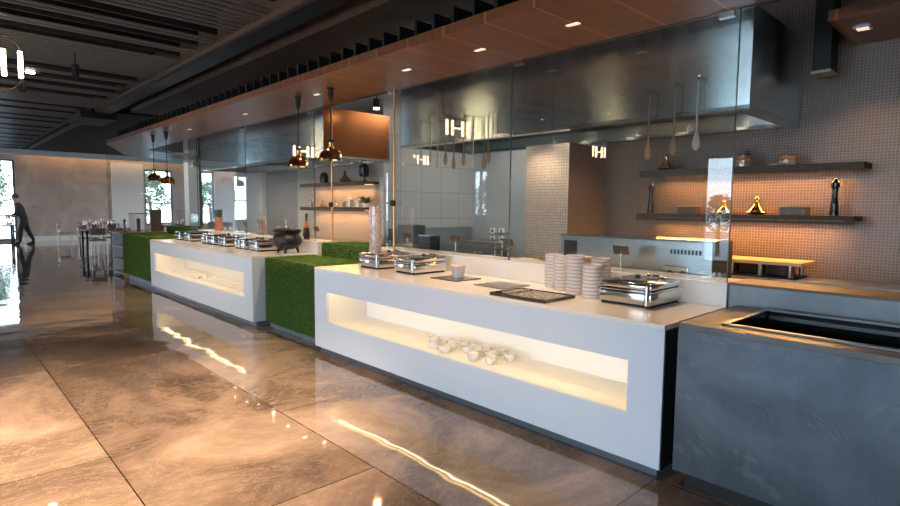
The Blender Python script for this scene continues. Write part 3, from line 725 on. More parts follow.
stackbox('low box with a pale brown lid behind the glass on the lower mosaic-wall shelf', (5.2, 2.26, 1.5105), .17, .12, .075, 'plaque', 'cork')
cloche('golden tagine at the glass edge on the lower mosaic-wall shelf', (5.2, 1.95, 1.5105), .8)
# far alcove shelf contents
for yy, lab in ((9.15, 'black rounded canister left on the upper alcove shelf'),):
    bm = B(); lathe(bm, [(0, 0), (.075, 0), (.08, .08), (.07, .15), (.03, .19), (0, .195)], 20); tag(obj('canister', bm, 'black_gloss', None, True, (5.2, yy-.35, 1.9505)), lab, 'canister')
cloche('dark tagine centred on the upper alcove shelf', (5.2, 8.12, 1.9505), 1.3, 'plaque')
t = thing('lantern', 'black round-topped lantern right on the upper alcove shelf', 'lantern', (5.2, 7.56, 1.9505))
bm = B(); lathe(bm, [(0, 0), (.05, 0), (.05, .02), (.02, .03), (.02, .07), (.07, .08), (.085, .14), (.08, .24), (.04, .28), (0, .29)], 20); obj('body', bm, 'black_gloss', t, True)
bm = B(); tube(bm, [(0, -.05, .29), (0, -.04, .33), (0, 0, .345), (0, .04, .33), (0, .05, .29)], .005, 6); obj('handle', bm, 'black', t, True)
jar('short glass jar left on the lower alcove shelf', (5.2, 9.25, 1.5305), .045, .11, 'plaque', .06)
cloche('glass-domed cake stand shape gleaming on the lower alcove shelf', (5.2, 8.45, 1.5305), 1.25, 'thin_glass')
stackbox('wide flat orange box under the domed dish on the lower alcove shelf', (5.2, 8.18, 1.5305), .2, .15, .09, 'cork', 'cork')
jar('patterned round jar in the middle of the lower alcove shelf', (5.2, 7.98, 1.5305), .06, .15, 'tray_food', .13)
jar('tall white glass jar right of the patterned jar, lower alcove shelf', (5.2, 7.72, 1.5305), .05, .14, 'napkin', .11, 'cork')
cloche('small dark domed dish at the left of the lower alcove shelf', (5.2, 8.85, 1.5305), .8, 'plaque')
t = thing('potted_plant', 'small leafy plant at the right end of the lower alcove shelf', 'plant', (5.2, 7.50, 1.5305))
bm = B(); cyl(bm, (0, 0, 0), .04, .06, 14, .05); obj('pot', bm, 'china', t, True)
bm = B()
for k in range(46):
    a = random.uniform(0, 2*PI); l = random.uniform(.05, .11); z = random.uniform(.03, .10); s = .016
    p = Vector((l*math.cos(a), l*math.sin(a), .06+z)); q = Vector((-math.sin(a), math.cos(a), 0))*s
    vs = [bm.verts.new(x) for x in ((0.3*p.x, .3*p.y, .06), p+q, p*1.25, p-q)]; bm.faces.new(vs)
obj('leaves', bm, 'leaf', t)

# ------------------------------------------------------------ hanging wooden spoons
def spoon_master():
    t = thing('wooden_spoon', 'x', 'spoon', (0, 0, 0), 0, 'wooden spoons hanging from the hood')
    bm = B(); tube(bm, [(0, 0, .5), (0, 0, .13)], [.006, .008], 8); obj('handle', bm, 'spoonwood', t, True)
    bm = B(); lathe(bm, [(0, 0), (.014, .004), (.028, .03), (.03, .055), (.022, .095), (.009, .14), (0, .142)], 14, (0, 0, 0), .55, 1.); obj('spoon_bowl', bm, 'spoonwood', t, True)
    bm = B(); tube(bm, [(0, 0, .49), (.0, 0, .53), (.0645, 0, .53)], .0035, 6); obj('hook', bm, 'black', t, True)
    return t
sm = None
SP = [(4.88, 1.99, 1), (4.72, 2.04, 1), (4.60, 1.97, 1), (4.47, 2.0, 0), (4.34, 1.95, 0), (4.19, 1.98, 0), (4.05, 1.95, 1), (3.90, 1.93, 0), (3.84, 1.98, 0), (2.14, 1.93, 0), (1.94, 1.955, 0), (1.77, 1.98, 1)]
places = ['leftmost, beside the copper pole', 'second from the copper pole', 'pale one, third from the copper pole', 'fourth from the copper pole', 'fifth from the copper pole', 'sixth from the copper pole', 'pale one in the left row', 'next to last of the left row', 'last on the right of the left row', 'leftmost of the right-hand three', 'middle of the right-hand three', 'pale one nearest the glass edge']
sm = spoon_master(); used = False; sp_objs = []
for (yy, zz, pale), pl in zip(SP, places):
    lab = 'long wooden spoon hanging under the near hood, '+pl
    if not used: o = sm; sm.location = (4.135, yy, zz); o['label'] = lab; used = True
    else: o = dup(sm, (4.135, yy, zz), 0, lab)
    sp_objs.append((o, pale))
for o, pale in sp_objs:
    if pale:
        for ch in o.children:
            if not ch.name.startswith('hook'): ch.data = ch.data.copy(); ch.data.materials[0] = M['spoonpale']

# ------------------------------------------------------------ chafing dishes
def chafer_parts(t, lx, ly, h=.125, dbl=False):
    bm = B(); box(bm, -lx/2+.02, lx/2-.02, -ly/2+.02, ly/2-.02, 0, .014); obj('base', bm, 'black', t)
    bm = B(); box(bm, -lx/2+.005, lx/2-.005, -ly/2+.005, ly/2-.005, .0145, h*.62, .012); obj('pan', bm, 'mirror', t, True)
    bm = B(); box(bm, -lx/2-.002, lx/2+.002, -ly/2-.002, ly/2+.002, h*.62, h*.70, .006); obj('rim', bm, 'steel', t, True)
    bm = B(); box(bm, -lx/2+.004, lx/2-.004, -ly/2+.004, ly/2-.004, h*.70, h, .018); lid = obj('lid', bm, 'mirror', t, True)
    for s in ((-1,) if not dbl else (-1, 0)):
        bm = B(); cyl(bm, (-lx/2-.003, (-ly/2+.03) if s else 0., .02), .017, h-.03, 12); obj('corner_post', bm, 'steel', t, True)
    bm = B(); tube(bm, [(lx/2-.05, -.05, h), (lx/2-.05, -.045, h+.012), (lx/2-.05, .045, h+.012), (lx/2-.05, .05, h)], .008, 8); obj('handle', bm, 'steel', lid, True)
    for s in (-1, 1):
        bm = B(); lathe(bm, [(0, h-.001), (.022, h-.001), (.024, h+.012), (0, h+.016)], 14, (lx/2-.08, s*.10, 0)); obj('hinge_knob', bm, 'steel', lid, True)
def chafer(label, x, y, lx, ly, h=.155, dbl=False):
    t = thing('chafing_dish', label, 'chafing dish', (x, y, .9055), 0, 'stainless chafing dishes'); chafer_parts(t, lx, ly, h, dbl); return t
chafer('largest mirror-steel chafing dish, at the near end of the counter beside the bowl stacks', 3.58, 1.87, .45, .39, .158)
chafer('mirror-steel chafing dish left of the bowl on the slate', 3.535, 4.17, .42, .33)
chafer('mirror-steel chafing dish in front of the pink salt cylinder', 3.535, 4.76, .42, .37)
for yy, ll, dbl, lab in ((11.0-.22, .38, False, 'leftmost chafing dish on the farther counter'), (10.30, .38, False, 'second chafing dish from the far end of the farther counter'), (9.30, .64, True, 'wide double chafing dish in the middle of the farther counter'),
        (8.72, .36, False, 'chafing dish just right of the wide double one'), (8.02, .40, True, 'chafing dish second from the iron pot'), (7.56, .34, False, 'chafing dish right beside the iron pot')):
    chafer(lab, 3.53, yy, .40, ll, .15, dbl)

# iron pot
t = thing('cast_iron_pot', 'black cast-iron soup pot on three feet beside the grass block', 'pot', (3.55, 6.98, .9055)); t.scale = (1.2, 1.2, 1.08)
bm = B(); lathe(bm, [(0, .045), (.07, .05), (.13, .08), (.165, .135), (.165, .18), (.14, .225), (.125, .24), (.14, .255), (.158, .275), (.16, .29), (.145, .292), (.135, .27), (0, .268)], 32); obj('body', bm, 'iron', t, True)
for k in range(3):
    a = 2*PI*k/3-2.2; bm = B(); tube(bm, [(.115*math.cos(a), .115*math.sin(a), .075), (.13*math.cos(a), .13*math.sin(a), .003)], [.02, .012], 10); obj('foot', bm, 'iron', t, True)
bm = B(); lathe(bm, [(0, .293), (.142, .293), (.144, .300), (.10, .312), (.02, .325), (.02, .34), (.0, .345)], 32); obj('lid', bm, 'steel', t, True)
for s in (-1, 1):
    bm = B(); tube(bm, [(0, s*.155, .245), (0, s*.19, .24), (0, s*.19, .20), (0, s*.162, .19)], .009, 8); obj('handle', bm, 'iron', t, True)

# tall glass vessels on the far ledge
jar('tall glass jar stacked with orange biscuits on the farther ledge', (3.99, 8.72, 1.0655), .075, .30, 'cookie', .25)
jar('glass jar with a pale orange filling, right of the biscuit jar', (4.03, 8.10, 1.0655), .075, .26, 'cork', .16)
jar('round glass jar with a steel lid beside the dark bottle', (4.03, 7.62, 1.0655), .08, .10, 'napkin', .04, 'steel')
t = thing('juice_dispenser', 'tall cylinder with orange drink and dark green top on the farther ledge', 'dispenser', (3.99, 10.55, 1.0655))
bm = B(); lathe(bm, [(0, 0), (.055, 0), (.075, .06), (.078, .40), (.0, .40)], 24); obj('vessel', bm, 'thin_glass', t, True)
bm = B(); lathe(bm, [(0, .004), (.05, .006), (.068, .062), (.070, .25), (0, .25)], 24); obj('juice', bm, 'amber', t, True)
bm = B(); cyl(bm, (0, 0, .252), .07, .14, 24); obj('dark_layer', bm, 'amber_dark', t, True)
t = thing('wine_bottle', 'dark bottle with an amber neck on the farther ledge behind the pot', 'bottle', (4.0, 7.27, 1.0655))
bm = B(); lathe(bm, [(0, 0), (.045, 0), (.052, .06), (.042, .16), (.018, .22), (.015, .31), (0, .31)], 20); obj('body', bm, 'bottle', t, True)
bm = B(); cyl(bm, (0, 0, .311), .019, .06, 14); obj('cap', bm, 'black', t, True)
bm = B(); lathe(bm, [(.046, .165), (.028, .205), (.021, .225), (.021, .26)], 16, (0, 0, 0), 1.03, 1.03); obj('neck_band', bm, 'amber', t, True)
t = thing('salt_cylinder', 'tall cylinder of marbled pink and white salt on the near counter, left end', 'cylinder', (3.66, 5.10, .9055))
bm = B(); lathe(bm, [(0, .0), (.062, .0), (.066, .01), (.066, .63), (.0, .63)], 28); obj('salt', bm, 'salt', t, True)
bm = B(); lathe(bm, [(.070, 0), (.070, .645), (.067, .645)], 28); obj('glass_sleeve', bm, 'thin_glass', t, True)

# acrylic dispenser, brown board and mill on the far wood top
t = thing('display_case', 'clear acrylic bread case with a brown side panel on the far wood top', 'display case', (3.60, 13.33, .9555))
bx('case', (-.36, -.075, -.155, .35, 0, .38), 'thin_glass', t); bx('side_panel', (-.07, .14, -.20, -.16, 0, .48), 'brown_box', t)
bx('lid', (-.38, -.075, -.17, .38, .381, .40), 'steel', t)
bx('inner_board', (-.27, -.20, .1, .14, .003, .28), 'brown_box', t)
mill('black pepper mill on the far wood top beside the acrylic case', (3.11, 13.50, .9555), .95)

# ------------------------------------------------------------ crockery
def bowl_mesh(r, h):
    bm = B(); lathe(bm, [(0, .0), (r*.88, 0), (r*.93, .003), (r*.985, h*.45), (r, h*.8), (r, h), (r*.94, h), (r*.90, h*.6), (r*.7, .008), (0, .006)], 24)
    return bm
def bowl(loc, label, group, r=.07, h=.0285, proto=[None]):
    k = (r, h)
    if proto[0] is None: proto[0] = {}
    if k not in proto[0]:
        t = thing('soup_bowl', label, 'bowl', loc, 0, group)
        bm = bowl_mesh(r, h); obj('body', bm, 'china', t, True)
        bm = B(); lathe(bm, [(r*1.001, h*.80), (r*1.012, h*.84), (r*1.012, h*.98), (r*1.001, h*1.0), (r*.95, h*1.004)], 24); obj('rim', bm, 'china_rim', t, True)
        proto[0][k] = t; return t
    return dup(proto[0][k], loc, 0, label, group)
STK = [(3.735, 2.72, 10, 'leftmost stack'), (3.65, 2.57, 10, 'tall stack second from the left'), (3.53, 2.37, 11, 'tall middle stack'), (3.48, 2.195, 9, 'short front stack by the chafing dish'), (3.725, 2.43, 10, 'rear stack against the ledge'), (3.73, 2.275, 10, 'rear stack by the chafing dish')]
for x, y, n_, nm in STK:
    for k in range(n_):
        fr = n_-1-k
        pos = 'topmost' if fr == 0 else ORD[fr]+' from the top'
        bowl((x, y, .9055+k*.0265), 'white terracotta-rimmed bowl, %s of the %s' % (pos.replace(' from the top', ' down'), nm), 'stacked bowls on the near counter')
# slates and tray
def slate(label, pts, m, z0=.9055, z1=.912):
    bm = B(); prism(bm, pts, z0, z1); return tag(obj('slate_board', bm, m), label, 'slate', 'slate boards on the counter')
slate('dark slate board under the small stack of bowls', [(3.30, 3.42), (3.62, 3.42), (3.62, 3.76), (3.30, 3.76)], 'slate_dark')
slate('empty grey slate board left of the metal tray', [(3.28, 2.86), (3.61, 2.86), (3.61, 3.19), (3.28, 3.19)], 'slate')
for k in range(5):
    bowl((3.50, 3.60, .9125+k*.021), 'cream bowl, %s in the small stack on the dark slate' % ('topmost' if k == 4 else ORD[4-k]+' from the top'), 'small bowl stack on the slate', round(.052+.0045*k, 4), .0265)
t = thing('induction_tray', 'flat patterned metal tray at the counter edge in front of the bowls', 'tray', (3.18, 2.50, .9055))
bm = B(); box(bm, -.18, .18, -.25, .25, 0, .008); box(bm, -.18, -.17, -.25, .25, .008, .022); box(bm, .17, .18, -.25, .25, .008, .022); box(bm, -.17, .17, -.25, -.24, .008, .022); box(bm, -.17, .17, .24, .25, .008, .022); obj('tray_body', bm, 'slate_dark', t)
bm = B(); box(bm, -.14, .15, -.22, .10, .009, .018); obj('patterned_plate', bm, 'tray_food', t)
bm = B(); box(bm, -.10, .15, .13, .22, .009, .020, .004); obj('lifter', bm, 'tray_food', t)
# cups in the niches
def cup_master(r=.047, h=.058):
    t = thing('tea_cup', 'x', 'cup', (0, 0, 0), 0, 'cups')
    bm = B(); lathe(bm, [(0, 0), (r*.55, 0), (r*.58, .004), (r*.88, h*.35), (r*.98, h*.75), (r, h), (r*.95, h), (r*.92, h*.74), (r*.8, h*.35), (r*.45, .008), (0, .007)], 20); obj('body', bm, 'china', t, True)
    bm = B(); tube(bm, [(0, r*.93, h*.78), (0, r*1.3, h*.8), (0, r*1.42, h*.55), (0, r*1.2, h*.32), (0, r*.82, h*.36)], .004, 8); obj('handle', bm, 'china', t, True)
    return t
cm = cup_master()
NC = [(3.10, 3.47, 0, 0), (3.10, 3.47, 1, 0), (3.075, 3.30, 0, 0), (3.17, 3.33, 0, 0), (3.20, 3.17, 0, 0), (3.07, 2.98, 0, 0), (3.16, 3.05, 0, 0), (3.11, 2.83, 0, 0), (3.21, 2.92, 0, 0), (3.28, 2.78, 0, 0), (3.30, 3.05, 0, 0), (3.35, 2.95, 0, 0), (3.22, 3.47, 0, 0), (3.30, 3.30, 0, 0)]
CL = ['bottom of the two-cup stack at the left', 'top of the two-cup stack at the left', 'front row, just right of the stacked pair', 'second row behind the front-left cup', 'alone in the gap at the middle', 'front row, centre of the group', 'second row behind the centre cup', 'front row, right of centre, closest to the opening', 'second row, right of centre', 'rightmost of the whole group', 'back row, centre', 'back row, right', 'back row, far left', 'back row, left of centre']
for i, (x, y, l, _) in enumerate(NC):
    lab = 'white cup in the lit niche, '+CL[i]
    loc = (x, y, .3505+l*.045); rz = random.uniform(-2.5, 2.5)
    if i == 0: cm.location = loc; cm.rotation_euler.z = rz; cm['label'] = lab; cm['group'] = 'cups in the near lit niche'
    else: dup(cm, loc, rz, lab, 'cups in the near lit niche')
cnt = 0
for y in [7.12+.105*k for k in range(17)]+[9.22+.105*k for k in range(11)]:
    for x in (3.13, 3.235):
        c = dup(cm, (x, y, .3585), PI/2, 'white cup in the close rows filling the farther lit niche', 'cups in the farther niche')
        cnt += 1

# label holders on the ledge
def holder(label, x, y, z, tilt=.5, rz=0.):
    t = thing('label_holder', label, 'label holder', (x, y, z), rz, 'brown label holders')
    bm = B(); cyl(bm, (0, 0, 0), .035, .004, 18); obj('base', bm, 'steel', t, True)
    bm = B(); cyl(bm, (0, 0, .004), .003, .13, 8); obj('stem', bm, 'steel', t, True)
    bm = B(); box(bm, -.005, .005, -.065, .065, -.035, .035)
    bmesh.ops.rotate(bm, verts=bm.verts[:], cent=(0, 0, 0), matrix=Matrix.Rotation(-.35, 3, 'Y')); bmesh.ops.translate(bm, verts=bm.verts[:], vec=(0, 0, .16)); obj('plaque', bm, 'plaque', t)
holder('brown label plaque on a thin stem, nearest the large chafing dish', 3.955, 2.24, 1.0655)
holder('brown label plaque on a thin stem, behind the empty slate', 3.955, 3.40, 1.0655)
holder('brown label plaque on a thin stem, right of the second chafing dish', 3.955, 4.11, 1.0655)
holder('brown label plaque on a thin stem, beside the copper pole', 3.955, 4.90, 1.0655)
holder('brown label plaque on a thin stem, right of the dark bottle', 3.99, 6.98, 1.0655)
holder('brown label plaque on a thin stem, left of the biscuit jar', 3.99, 9.35, 1.0655)

# ------------------------------------------------------------ kitchen equipment behind the glass
t = thing('prep_counter', 'stainless prep counter directly behind the glass screens', 'counter', (4.42, 3.3, 0))
bx('top', (-.26, .28, -1.85, 1.9, .86, .90), 'steel_rough', t); bx('cabinet', (-.24, .24, -1.8, 1.85, 0, .86), 'steel_rough', t)
t = thing('gantry_fridge', 'long stainless cabinet back with a wall socket box, behind the near glass', 'cabinet', (4.41, 2.32, .9005))
bm = B(); box(bm, -.16, .20, -.66, .70, 0, .40, .004); obj('body', bm, 'steel_rough', t)
bx('end_cap', (-.165, .205, -.672, -.662, 0, .405), 'black', t)
bx('top_rail', (-.165, .205, -.66, .70, .401, .412), 'steel', t)
bx('recess', (-.163, -.161, .52, .66, .14, .36), 'black', t)
bm = B()
for k in range(9): box(bm, -.1635, -.161, -.58+.028*k, -.565+.028*k, .30, .335)
obj('vent_grille', bm, 'black', t)
bx('socket_box', (-.20, -.162, -.50, -.30, .12, .21), 'steel', t, .004)
for yy in (-.46, -.36):
    bm = B(); tube(bm, [(-.21, yy, .17), (-.235, yy, .16), (-.23, yy, .08), (-.19, yy, .02)], .006, 8); obj('plug_cable', bm, 'black', t, True)
t = thing('tiered_stand', 'dark three-tier plate stand on the kitchen counter', 'stand', (4.36, 3.83, .9005))
bm = B(); cyl(bm, (0, 0, 0), .006, .42, 10); obj('pole', bm, 'steel', t, True)
for z, r in ((.02, .13), (.21, .11), (.37, .09)):
    bm = B(); lathe(bm, [(0, z), (r*.8, z), (r, z+.012), (r*.97, z+.015), (0, z+.006)], 24); obj('tier', bm, 'slate_dark', t, True)
t = thing('wood_block', 'small pale wooden block by the tiered stand', 'block', (4.36, 3.52, .9005)); bx('block', (-.06, .06, -.06, .06, .0, .12), 'cork', t); bx('tray', (-.1, .1, -.1, .1, .121, .14), 'wood', t)
for k, (yy, zz) in enumerate(((6.30, .98), (6.30, 1.13), (6.52, .98), (6.52, 1.13))):
    t = thing('wall_socket', ['lower right', 'upper right', 'lower left', 'upper left'][k]+' white socket of the four on the grey kitchen wall', 'socket', (7.498, yy+.3, zz+.0), 0, 'four kitchen wall sockets')
    bx('plate', (-.012, 0, -.06, .06, -.05, .05), 'plastic_white', t, .003); bx('insert', (-.014, -.0125, -.025, .025, -.025, .025), 'black', t)
t = thing('kitchen_range', 'dark steel worktop with a low splashback by the tiled kitchen wall', 'worktop', (6.2, 6.95, 0))
bx('cabinet', (-.75, 1.2, -.33, .33, 0, .95), 'steel_rough', t); bx('top', (-.77, 1.22, -.35, .33, .95, .99), 'steel', t); bx('splashback', (-.75, 1.2, .30, .34, .99, 1.19), 'steel_rough', t)
bx('equipment', (-.70, -.45, -.28, .10, .991, 1.26), 'concrete', t)
t = thing('slanted_display', 'glass-fronted slanted steel display behind the label plaques', 'display', (4.55, 4.35, .9005))
bm = B(); prism(bm, [(-.10, -.35), (.14, -.35), (.14, .35), (-.10, .35)], 0, .26)
for v in bm.verts:
    if v.co.z > .2 and v.co.x < 0: v.co.x = .05
obj('body', bm, 'concrete', t); bx('frame_post', (-.115, -.102, -.36, -.345, 0, .28), 'steel', t)
bx('switch', (-.118, -.104, .05, .12, .10, .14), 'black', t)
t = thing('stock_bin', 'dark square bin standing behind the copper pole', 'bin', (4.36, 4.98, .9005)); bx('body', (-.08, .08, -.1, .1, 0, .30), 'black_gloss', t, .006); bx('lid', (-.085, .085, -.105, .105, .301, .315), 'steel', t)
t = thing('alcove_counter', 'steel counter under the far alcove shelves', 'counter', (5.1, 8.4, 0)); bx('cabinet', (-.28, .295, -.95, 1.7, 0, .93), 'plaster', t); bx('top', (-.3, .295, -.97, 1.72, .93, .97), 'steel', t)

# ------------------------------------------------------------ dining area
def chair_master():
    t = thing('dining_chair', 'x', 'chair', (0, 0, 0), 0, 'dining chairs')
    for sx in (-1, 1):
        bm = B(); tube(bm, [(sx*.20, -.20, .0), (sx*.19, -.19, .44)], [.011, .015], 8); obj('leg', bm, 'chairleg', t, True)
        bm = B(); tube(bm, [(sx*.20, .24, .0), (sx*.19, .20, .44), (sx*.205, .25, .80)], [.011, .015, .012], 8); obj('leg', bm, 'chairleg', t, True)
    bm = B(); box(bm, -.23, .23, -.22, .22, .44, .48, .015); obj('seat', bm, 'chairseat', t, True)
    bm = B()
    n = 8; A = []
    for i in range(n+1):
        a = (i/n-.5)*1.9; A.append((.25*math.sin(a)*1.05, .12+.14*math.cos(a)))
    lo = [bm.verts.new((x, y, .62)) for x, y in A]; hi = [bm.verts.new((x, y+.015, .82)) for x, y in A]
    lo2 = [bm.verts.new((x, y+.018, .62)) for x, y in A]; hi2 = [bm.verts.new((x, y+.033, .82)) for x, y in A]
    for i in range(n):
        bm.faces.new((lo[i], lo[i+1], hi[i+1], hi[i])); bm.faces.new((lo2[i], hi2[i], hi2[i+1], lo2[i+1]))
        bm.faces.new((hi[i], hi[i+1], hi2[i+1], hi2[i])); bm.faces.new((lo[i], lo2[i], lo2[i+1], lo[i+1]))
    bm.faces.new((lo[0], hi[0], hi2[0], lo2[0])); bm.faces.new((lo[n], lo2[n], hi2[n], hi[n]))
    obj('backrest', bm, 'chairwood', t, True); return t
def table_master():
    t = thing('dining_table', 'x', 'table', (0, 0, 0), 0, 'dining tables')
    bm = B(); box(bm, -.6, .6, -.4, .4, .72, .75, .005); obj('tabletop', bm, 'chairwood', t)
    for sx in (-1, 1):
        for sy in (-1, 1): bm = B(); box(bm, sx*.53-.025, sx*.53+.025, sy*.33-.025, sy*.33+.025, 0, .72); obj('leg', bm, 'black', t)
    return t
ch = chair_master(); tb = table_master(); u = [False, False]
def pchair(x, y, rz, lab):
    if not u[0]: ch.location = (x, y, 0); ch.rotation_euler.z = rz; ch['label'] = lab; u[0] = True
    else: dup(ch, (x, y, 0), rz, lab)
def ptable(x, y, lab):
    if not u[1]: tb.location = (x, y, 0); tb['label'] = lab; u[1] = True
    else: dup(tb, (x, y, 0), 0, lab)
def goblet_master():
    t = thing('wine_glass', 'x', 'glass', (0, 0, 0), 0, 'wine glasses on the dining tables')
    bm = B(); lathe(bm, [(0, 0), (.035, 0), (.006, .008), (.005, .09), (.03, .12), (.042, .16), (.036, .21), (.034, .21), (.04, .16), (.028, .123), (0, .10)], 12); obj('glass_body', bm, 'thin_glass', t, True); return t
def napkin_master():
    t = thing('folded_napkin', 'x', 'napkin', (0, 0, 0), 0, 'white folded napkins on the dining tables')
    bm = B(); lathe(bm, [(0, 0), (.09, 0), (.085, .006), (0, .006)], 14); obj('side_plate', bm, 'china', t, True)
    bm = B(); lathe(bm, [(0, .0065), (.06, .0065), (.045, .05), (.028, .12), (.0, .20)], 5, (0, 0, 0), 1, .6); obj('napkin', bm, 'napkin', t); return t
gl = goblet_master(); nk = napkin_master(); v = [False, False]
def setting(x, y, tl):
    for dx, dy in ((-.4, -.22), (0, -.22), (.4, -.22), (-.4, .22), (0, .22), (.4, .22)):
        lab = 'white pointed napkin on '+tl
        if not v[0]: nk.location = (x+dx, y+dy, .7505); nk['label'] = lab; nk['group'] = 'napkins on '+tl; v[0] = True
        else: dup(nk, (x+dx, y+dy, .7505), random.random()*3, lab, 'napkins on '+tl)
        lab = 'clear wine glass on '+tl
        if not v[1]: gl.location = (x+dx+.15, y+dy*.5, .7505); gl['label'] = lab; gl['group'] = 'glasses on '+tl; v[1] = True
        else: dup(gl, (x+dx+.15, y+dy*.5, .7505), 0, lab, 'glasses on '+tl)
TB = [(4.75, 24.6, 'the far table left of the glass corner', 'wooden table set with white napkins, left of the glass corner'),
      (4.05, 20.0, 'the nearest dining table', 'nearest dark-legged table, cut off by the glass corner'),
      (7.35, 23.5, 'the table seen through the glass by the second window', 'set table seen through the glass in front of the second far window'),
      (9.0, 24.5, 'the table beside the white column', 'set table seen through the glass, left of the white column'),
      (10.2, 21.0, 'the table right of the white column', 'set table seen through the glass, right of the white column')]
for x, y, s, l in TB:
    ptable(x, y, l); setting(x, y, s)
    for i, (dx, dy, rz) in enumerate(((-.32, -.62, PI), (.32, -.62, PI), (-.32, .62, 0), (.32, .62, 0))):
        pchair(x+dx, y+dy, rz+random.uniform(-.12, .12), 'dining chair, %s %s of %s' % ('near' if dy < 0 else 'far', 'left' if dx < 0 else 'right', s))
pchair(3.75, 24.7, PI/2, 'dining chair side-on at the left end of the far table, near the waiter')
dup(tb, (1.75, 25.6, 0), 0, 'dark table at the far left edge in front of the bright window')
pchair(2.60, 26.9, PI/2, 'dining chair behind the waiter by the far window')
setting(1.75, 25.6, 'the dark table at the left edge')

# ------------------------------------------------------------ waiter
def skin_body(name, joints, edges, radii, m, parent, root=0, sub=2):
    me = bpy.data.meshes.new(name); me.from_pydata(joints, edges, []); o = bpy.data.objects.new(name, me); COL.objects.link(o)
    md = o.modifiers.new('skin', 'SKIN'); md.use_smooth_shade = True
    lay = me.skin_vertices[0] if me.skin_vertices else None
    if lay is None:
        me.attributes
        bpy.context.view_layer.objects.active = o
    for i, r in enumerate(radii):
        rr = r if isinstance(r, tuple) else (r, r)
        lay.data[i].radius = rr
        lay.data[i].use_root = (i == root)
    s = o.modifiers.new('sub', 'SUBSURF'); s.levels = sub; s.render_levels = sub
    bpy.context.view_layer.update()
    dg = bpy.context.evaluated_depsgraph_get(); m2 = bpy.data.meshes.new_from_object(o.evaluated_get(dg)); m2.name = name
    bpy.data.objects.remove(o); o = bpy.data.objects.new(name, m2); COL.objects.link(o)
    m2.materials.clear()
    for k in (m if isinstance(m, list) else [m]): m2.materials.append(M[k])
    for p in m2.polygons: p.use_smooth = True
    o.parent = parent; return o
P = thing('person', 'waiter in dark shirt and trousers striding left towards a table, arms forward', 'person', (2.68, 25.95, 0))
# local frame: -x is the walking direction, z up, y sideways
J = [(0, 0, .96), (-.06, 0, 1.10), (-.11, 0, 1.28), (-.17, 0, 1.46), (-.20, 0, 1.56), (-.25, 0, 1.67), (-.265, 0, 1.79),
     (0, -.10, .92), (-.15, -.11, .52), (-.17, -.11, .10), (-.32, -.12, .045),
     (0, .10, .92), (.10, .11, .52), (.27, .11, .13), (.15, .12, .045),
     (-.15, -.20, 1.44), (-.14, -.27, 1.16), (-.40, -.21, 1.00),
     (-.15, .20, 1.44), (-.18, .26, 1.17), (-.46, .17, 1.03)]
E_ = [(0, 1), (1, 2), (2, 3), (3, 4), (4, 5), (5, 6), (0, 7), (7, 8), (8, 9), (9, 10), (0, 11), (11, 12), (12, 13), (13, 14), (3, 15), (15, 16), (16, 17), (3, 18), (18, 19), (19, 20)]
RR = [(.16, .15), (.15, .14), (.18, .16), (.15, .13), .065, .10, .085, .12, .085, .06, .045, .12, .085, .06, .045, .085, .06, .038, .085, .06, .038]
body = skin_body('body', J, E_, RR, ['cloth_dark', 'skin'], P)
for p in body.data.polygons:
    c = p.center
    if c.z > 1.55 or (c.x < -.30 and .92 < c.z < 1.2): p.material_index = 1
bm = B(); lathe(bm, [(0, 0), (.05, .0), (.094, .045), (.104, .10), (.088, .16), (.045, .195), (0, .20)], 16, (-.235, 0, 1.68), 1.08, .88); obj('hair', bm, 'hair', P, True)
bm = B()
for s in (-1, 1): lathe(bm, [(0, 0), (.015, .01), (.018, .03), (.01, .05), (0, .055)], 8, (-.24, s*.09, 1.65), 1, .5)
tube(bm, [(-.34, 0, 1.69), (-.375, 0, 1.66), (-.345, 0, 1.65)], [.008, .014, .008], 6); obj('ears_and_nose', bm, 'skin', P, True)
for s, hx, hz in ((-1, -.41, .995), (1, -.47, 1.025)):
    bm = B(); y0_ = -.21 if s < 0 else .17
    tube(bm, [(hx+.02, y0_, hz), (hx-.04, y0_, hz-.005), (hx-.09, y0_, hz-.01)], [.026, .038, .03], 10)
    for k in range(4):
        yy = y0_-.028+.018*k; L = (.07, .08, .075, .06)[k]
        tube(bm, [(hx-.07, yy, hz-.005), (hx-.09-L*.5, yy, hz-.012), (hx-.10-L*.8, yy, hz-.035)], [.010, .009, .007], 6)
    tube(bm, [(hx-.02, y0_-s*.03, hz+.005), (hx-.06, y0_-s*.055, hz+.01), (hx-.09, y0_-s*.05, hz-.005)], [.011, .010, .008], 6)
    obj('hand', bm, 'skin', P, True)
for (x, y, rz, zt) in ((-.28, -.115, 0, .0), (.19, .115, 0, .0)):
    bm = B(); tube(bm, [(x+.10, y, .04), (x+.02, y, .045), (x-.08, y, .035), (x-.14, y, .028)], [.038, .045, .04, .026], 10)
    obj('shoe', bm, 'shoe', P, True)
t = thing('serving_cloth', 'white cloth on the dark table by the waiter hands', 'cloth', (2.22, 25.6, .7505)); bx('cloth', (-.12, .12, -.1, .1, 0, .015), 'napkin', t, .005)

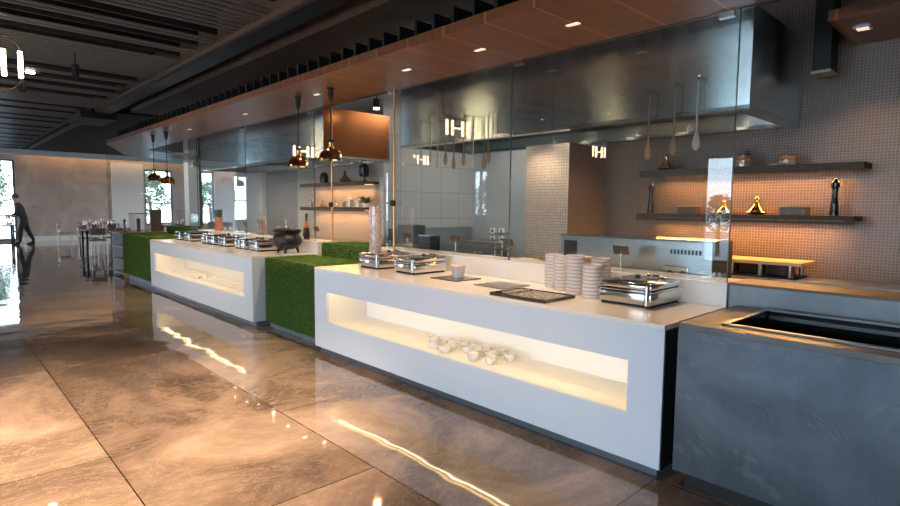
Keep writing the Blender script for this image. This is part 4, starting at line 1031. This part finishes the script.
# ------------------------------------------------------------ trees outside the windows
def tree_master():
    t = thing('tree', 'x', 'tree', (0, 0, -.25), 0, 'trees outside the windows')
    bm = B(); tube(bm, [(0, 0, 0), (.05, 0, 1.2), (-.03, .05, 2.4)], [.14, .11, .07], 10); obj('trunk', bm, 'bark', t, True)
    bm = B(); rnd = random.Random(5)
    for k in range(2600):
        a = rnd.uniform(0, 2*PI); zz = rnd.uniform(-1, 1); r = rnd.uniform(.55, 1.05)
        cz = rnd.choice((2.2, 2.9, 3.5)); rad = {2.2: 1.25, 2.9: 1.05, 3.5: .7}[cz]
        p = Vector((rad*r*math.cos(a)*math.sqrt(1-zz*zz), rad*r*math.sin(a)*math.sqrt(1-zz*zz), cz+rad*.75*zz*r))
        q = Vector((rnd.uniform(-1, 1), rnd.uniform(-1, 1), rnd.uniform(-1, 1))).normalized()*.09; s = Vector((rnd.uniform(-1, 1), rnd.uniform(-1, 1), rnd.uniform(-1, 1))).normalized()*.05
        bm.faces.new([bm.verts.new(x) for x in (p-q, p+s, p+q, p-s)])
    obj('crown', bm, 'leaf', t); return t
tm = tree_master(); uu = False
for i, (x, y, s) in enumerate([(-14, 1, .8), (-15, 8.7, .60), (-14.5, 15.1, .8), (-14, 20, .85), (-1, 34, .9), (2.2, 35, 1.0), (6.5, 34, .8), (9.0, 33.5, .9), (12.4, 34, .8), (15, 35, .9)]):
    lab = ['tree outside the nearest left window', 'small round tree outside the left wall, mirrored in the glass', 'broad tree beyond the narrow left window', 'tree beyond the far left windows', 'tree outside the far window, left one', 'tree outside the far window behind the waiter', 'tree outside the narrow far window', 'tree outside the second far window', 'tree outside the window right of the column', 'tree outside the last far window'][i]
    if not uu: tm.location = (x, y, -.25); tm.scale = (s, s, s); tm['label'] = lab; uu = True
    else: dup(tm, (x, y, -.25), i*.9, lab, None, (s, s, s))

# ------------------------------------------------------------ camera
f = 555.8; yaw, pit, rol = R(43.334), R(4.692), R(.593)
fw = Vector((math.sin(yaw)*math.cos(pit), math.cos(yaw)*math.cos(pit), -math.sin(pit)))
rt = Vector((math.cos(yaw), -math.sin(yaw), 0)); up = rt.cross(fw)
rt2 = rt*math.cos(rol)+up*math.sin(rol); up2 = -rt*math.sin(rol)+up*math.cos(rol)
cd = bpy.data.cameras.new('camera'); cam = bpy.data.objects.new('camera', cd); COL.objects.link(cam)
cd.sensor_width = 36; cd.lens = f/900*36; cd.clip_start = .05; cd.clip_end = 200
cam.matrix_world = Matrix(((rt2.x, up2.x, -fw.x, 0), (rt2.y, up2.y, -fw.y, 0), (rt2.z, up2.z, -fw.z, 1.545), (0, 0, 0, 1)))
S.camera = cam
S.view_settings.view_transform = 'Standard'; S.view_settings.look = 'None'; S.view_settings.exposure = 0.0; S.view_settings.gamma = 1
S.view_settings.use_curve_mapping = False
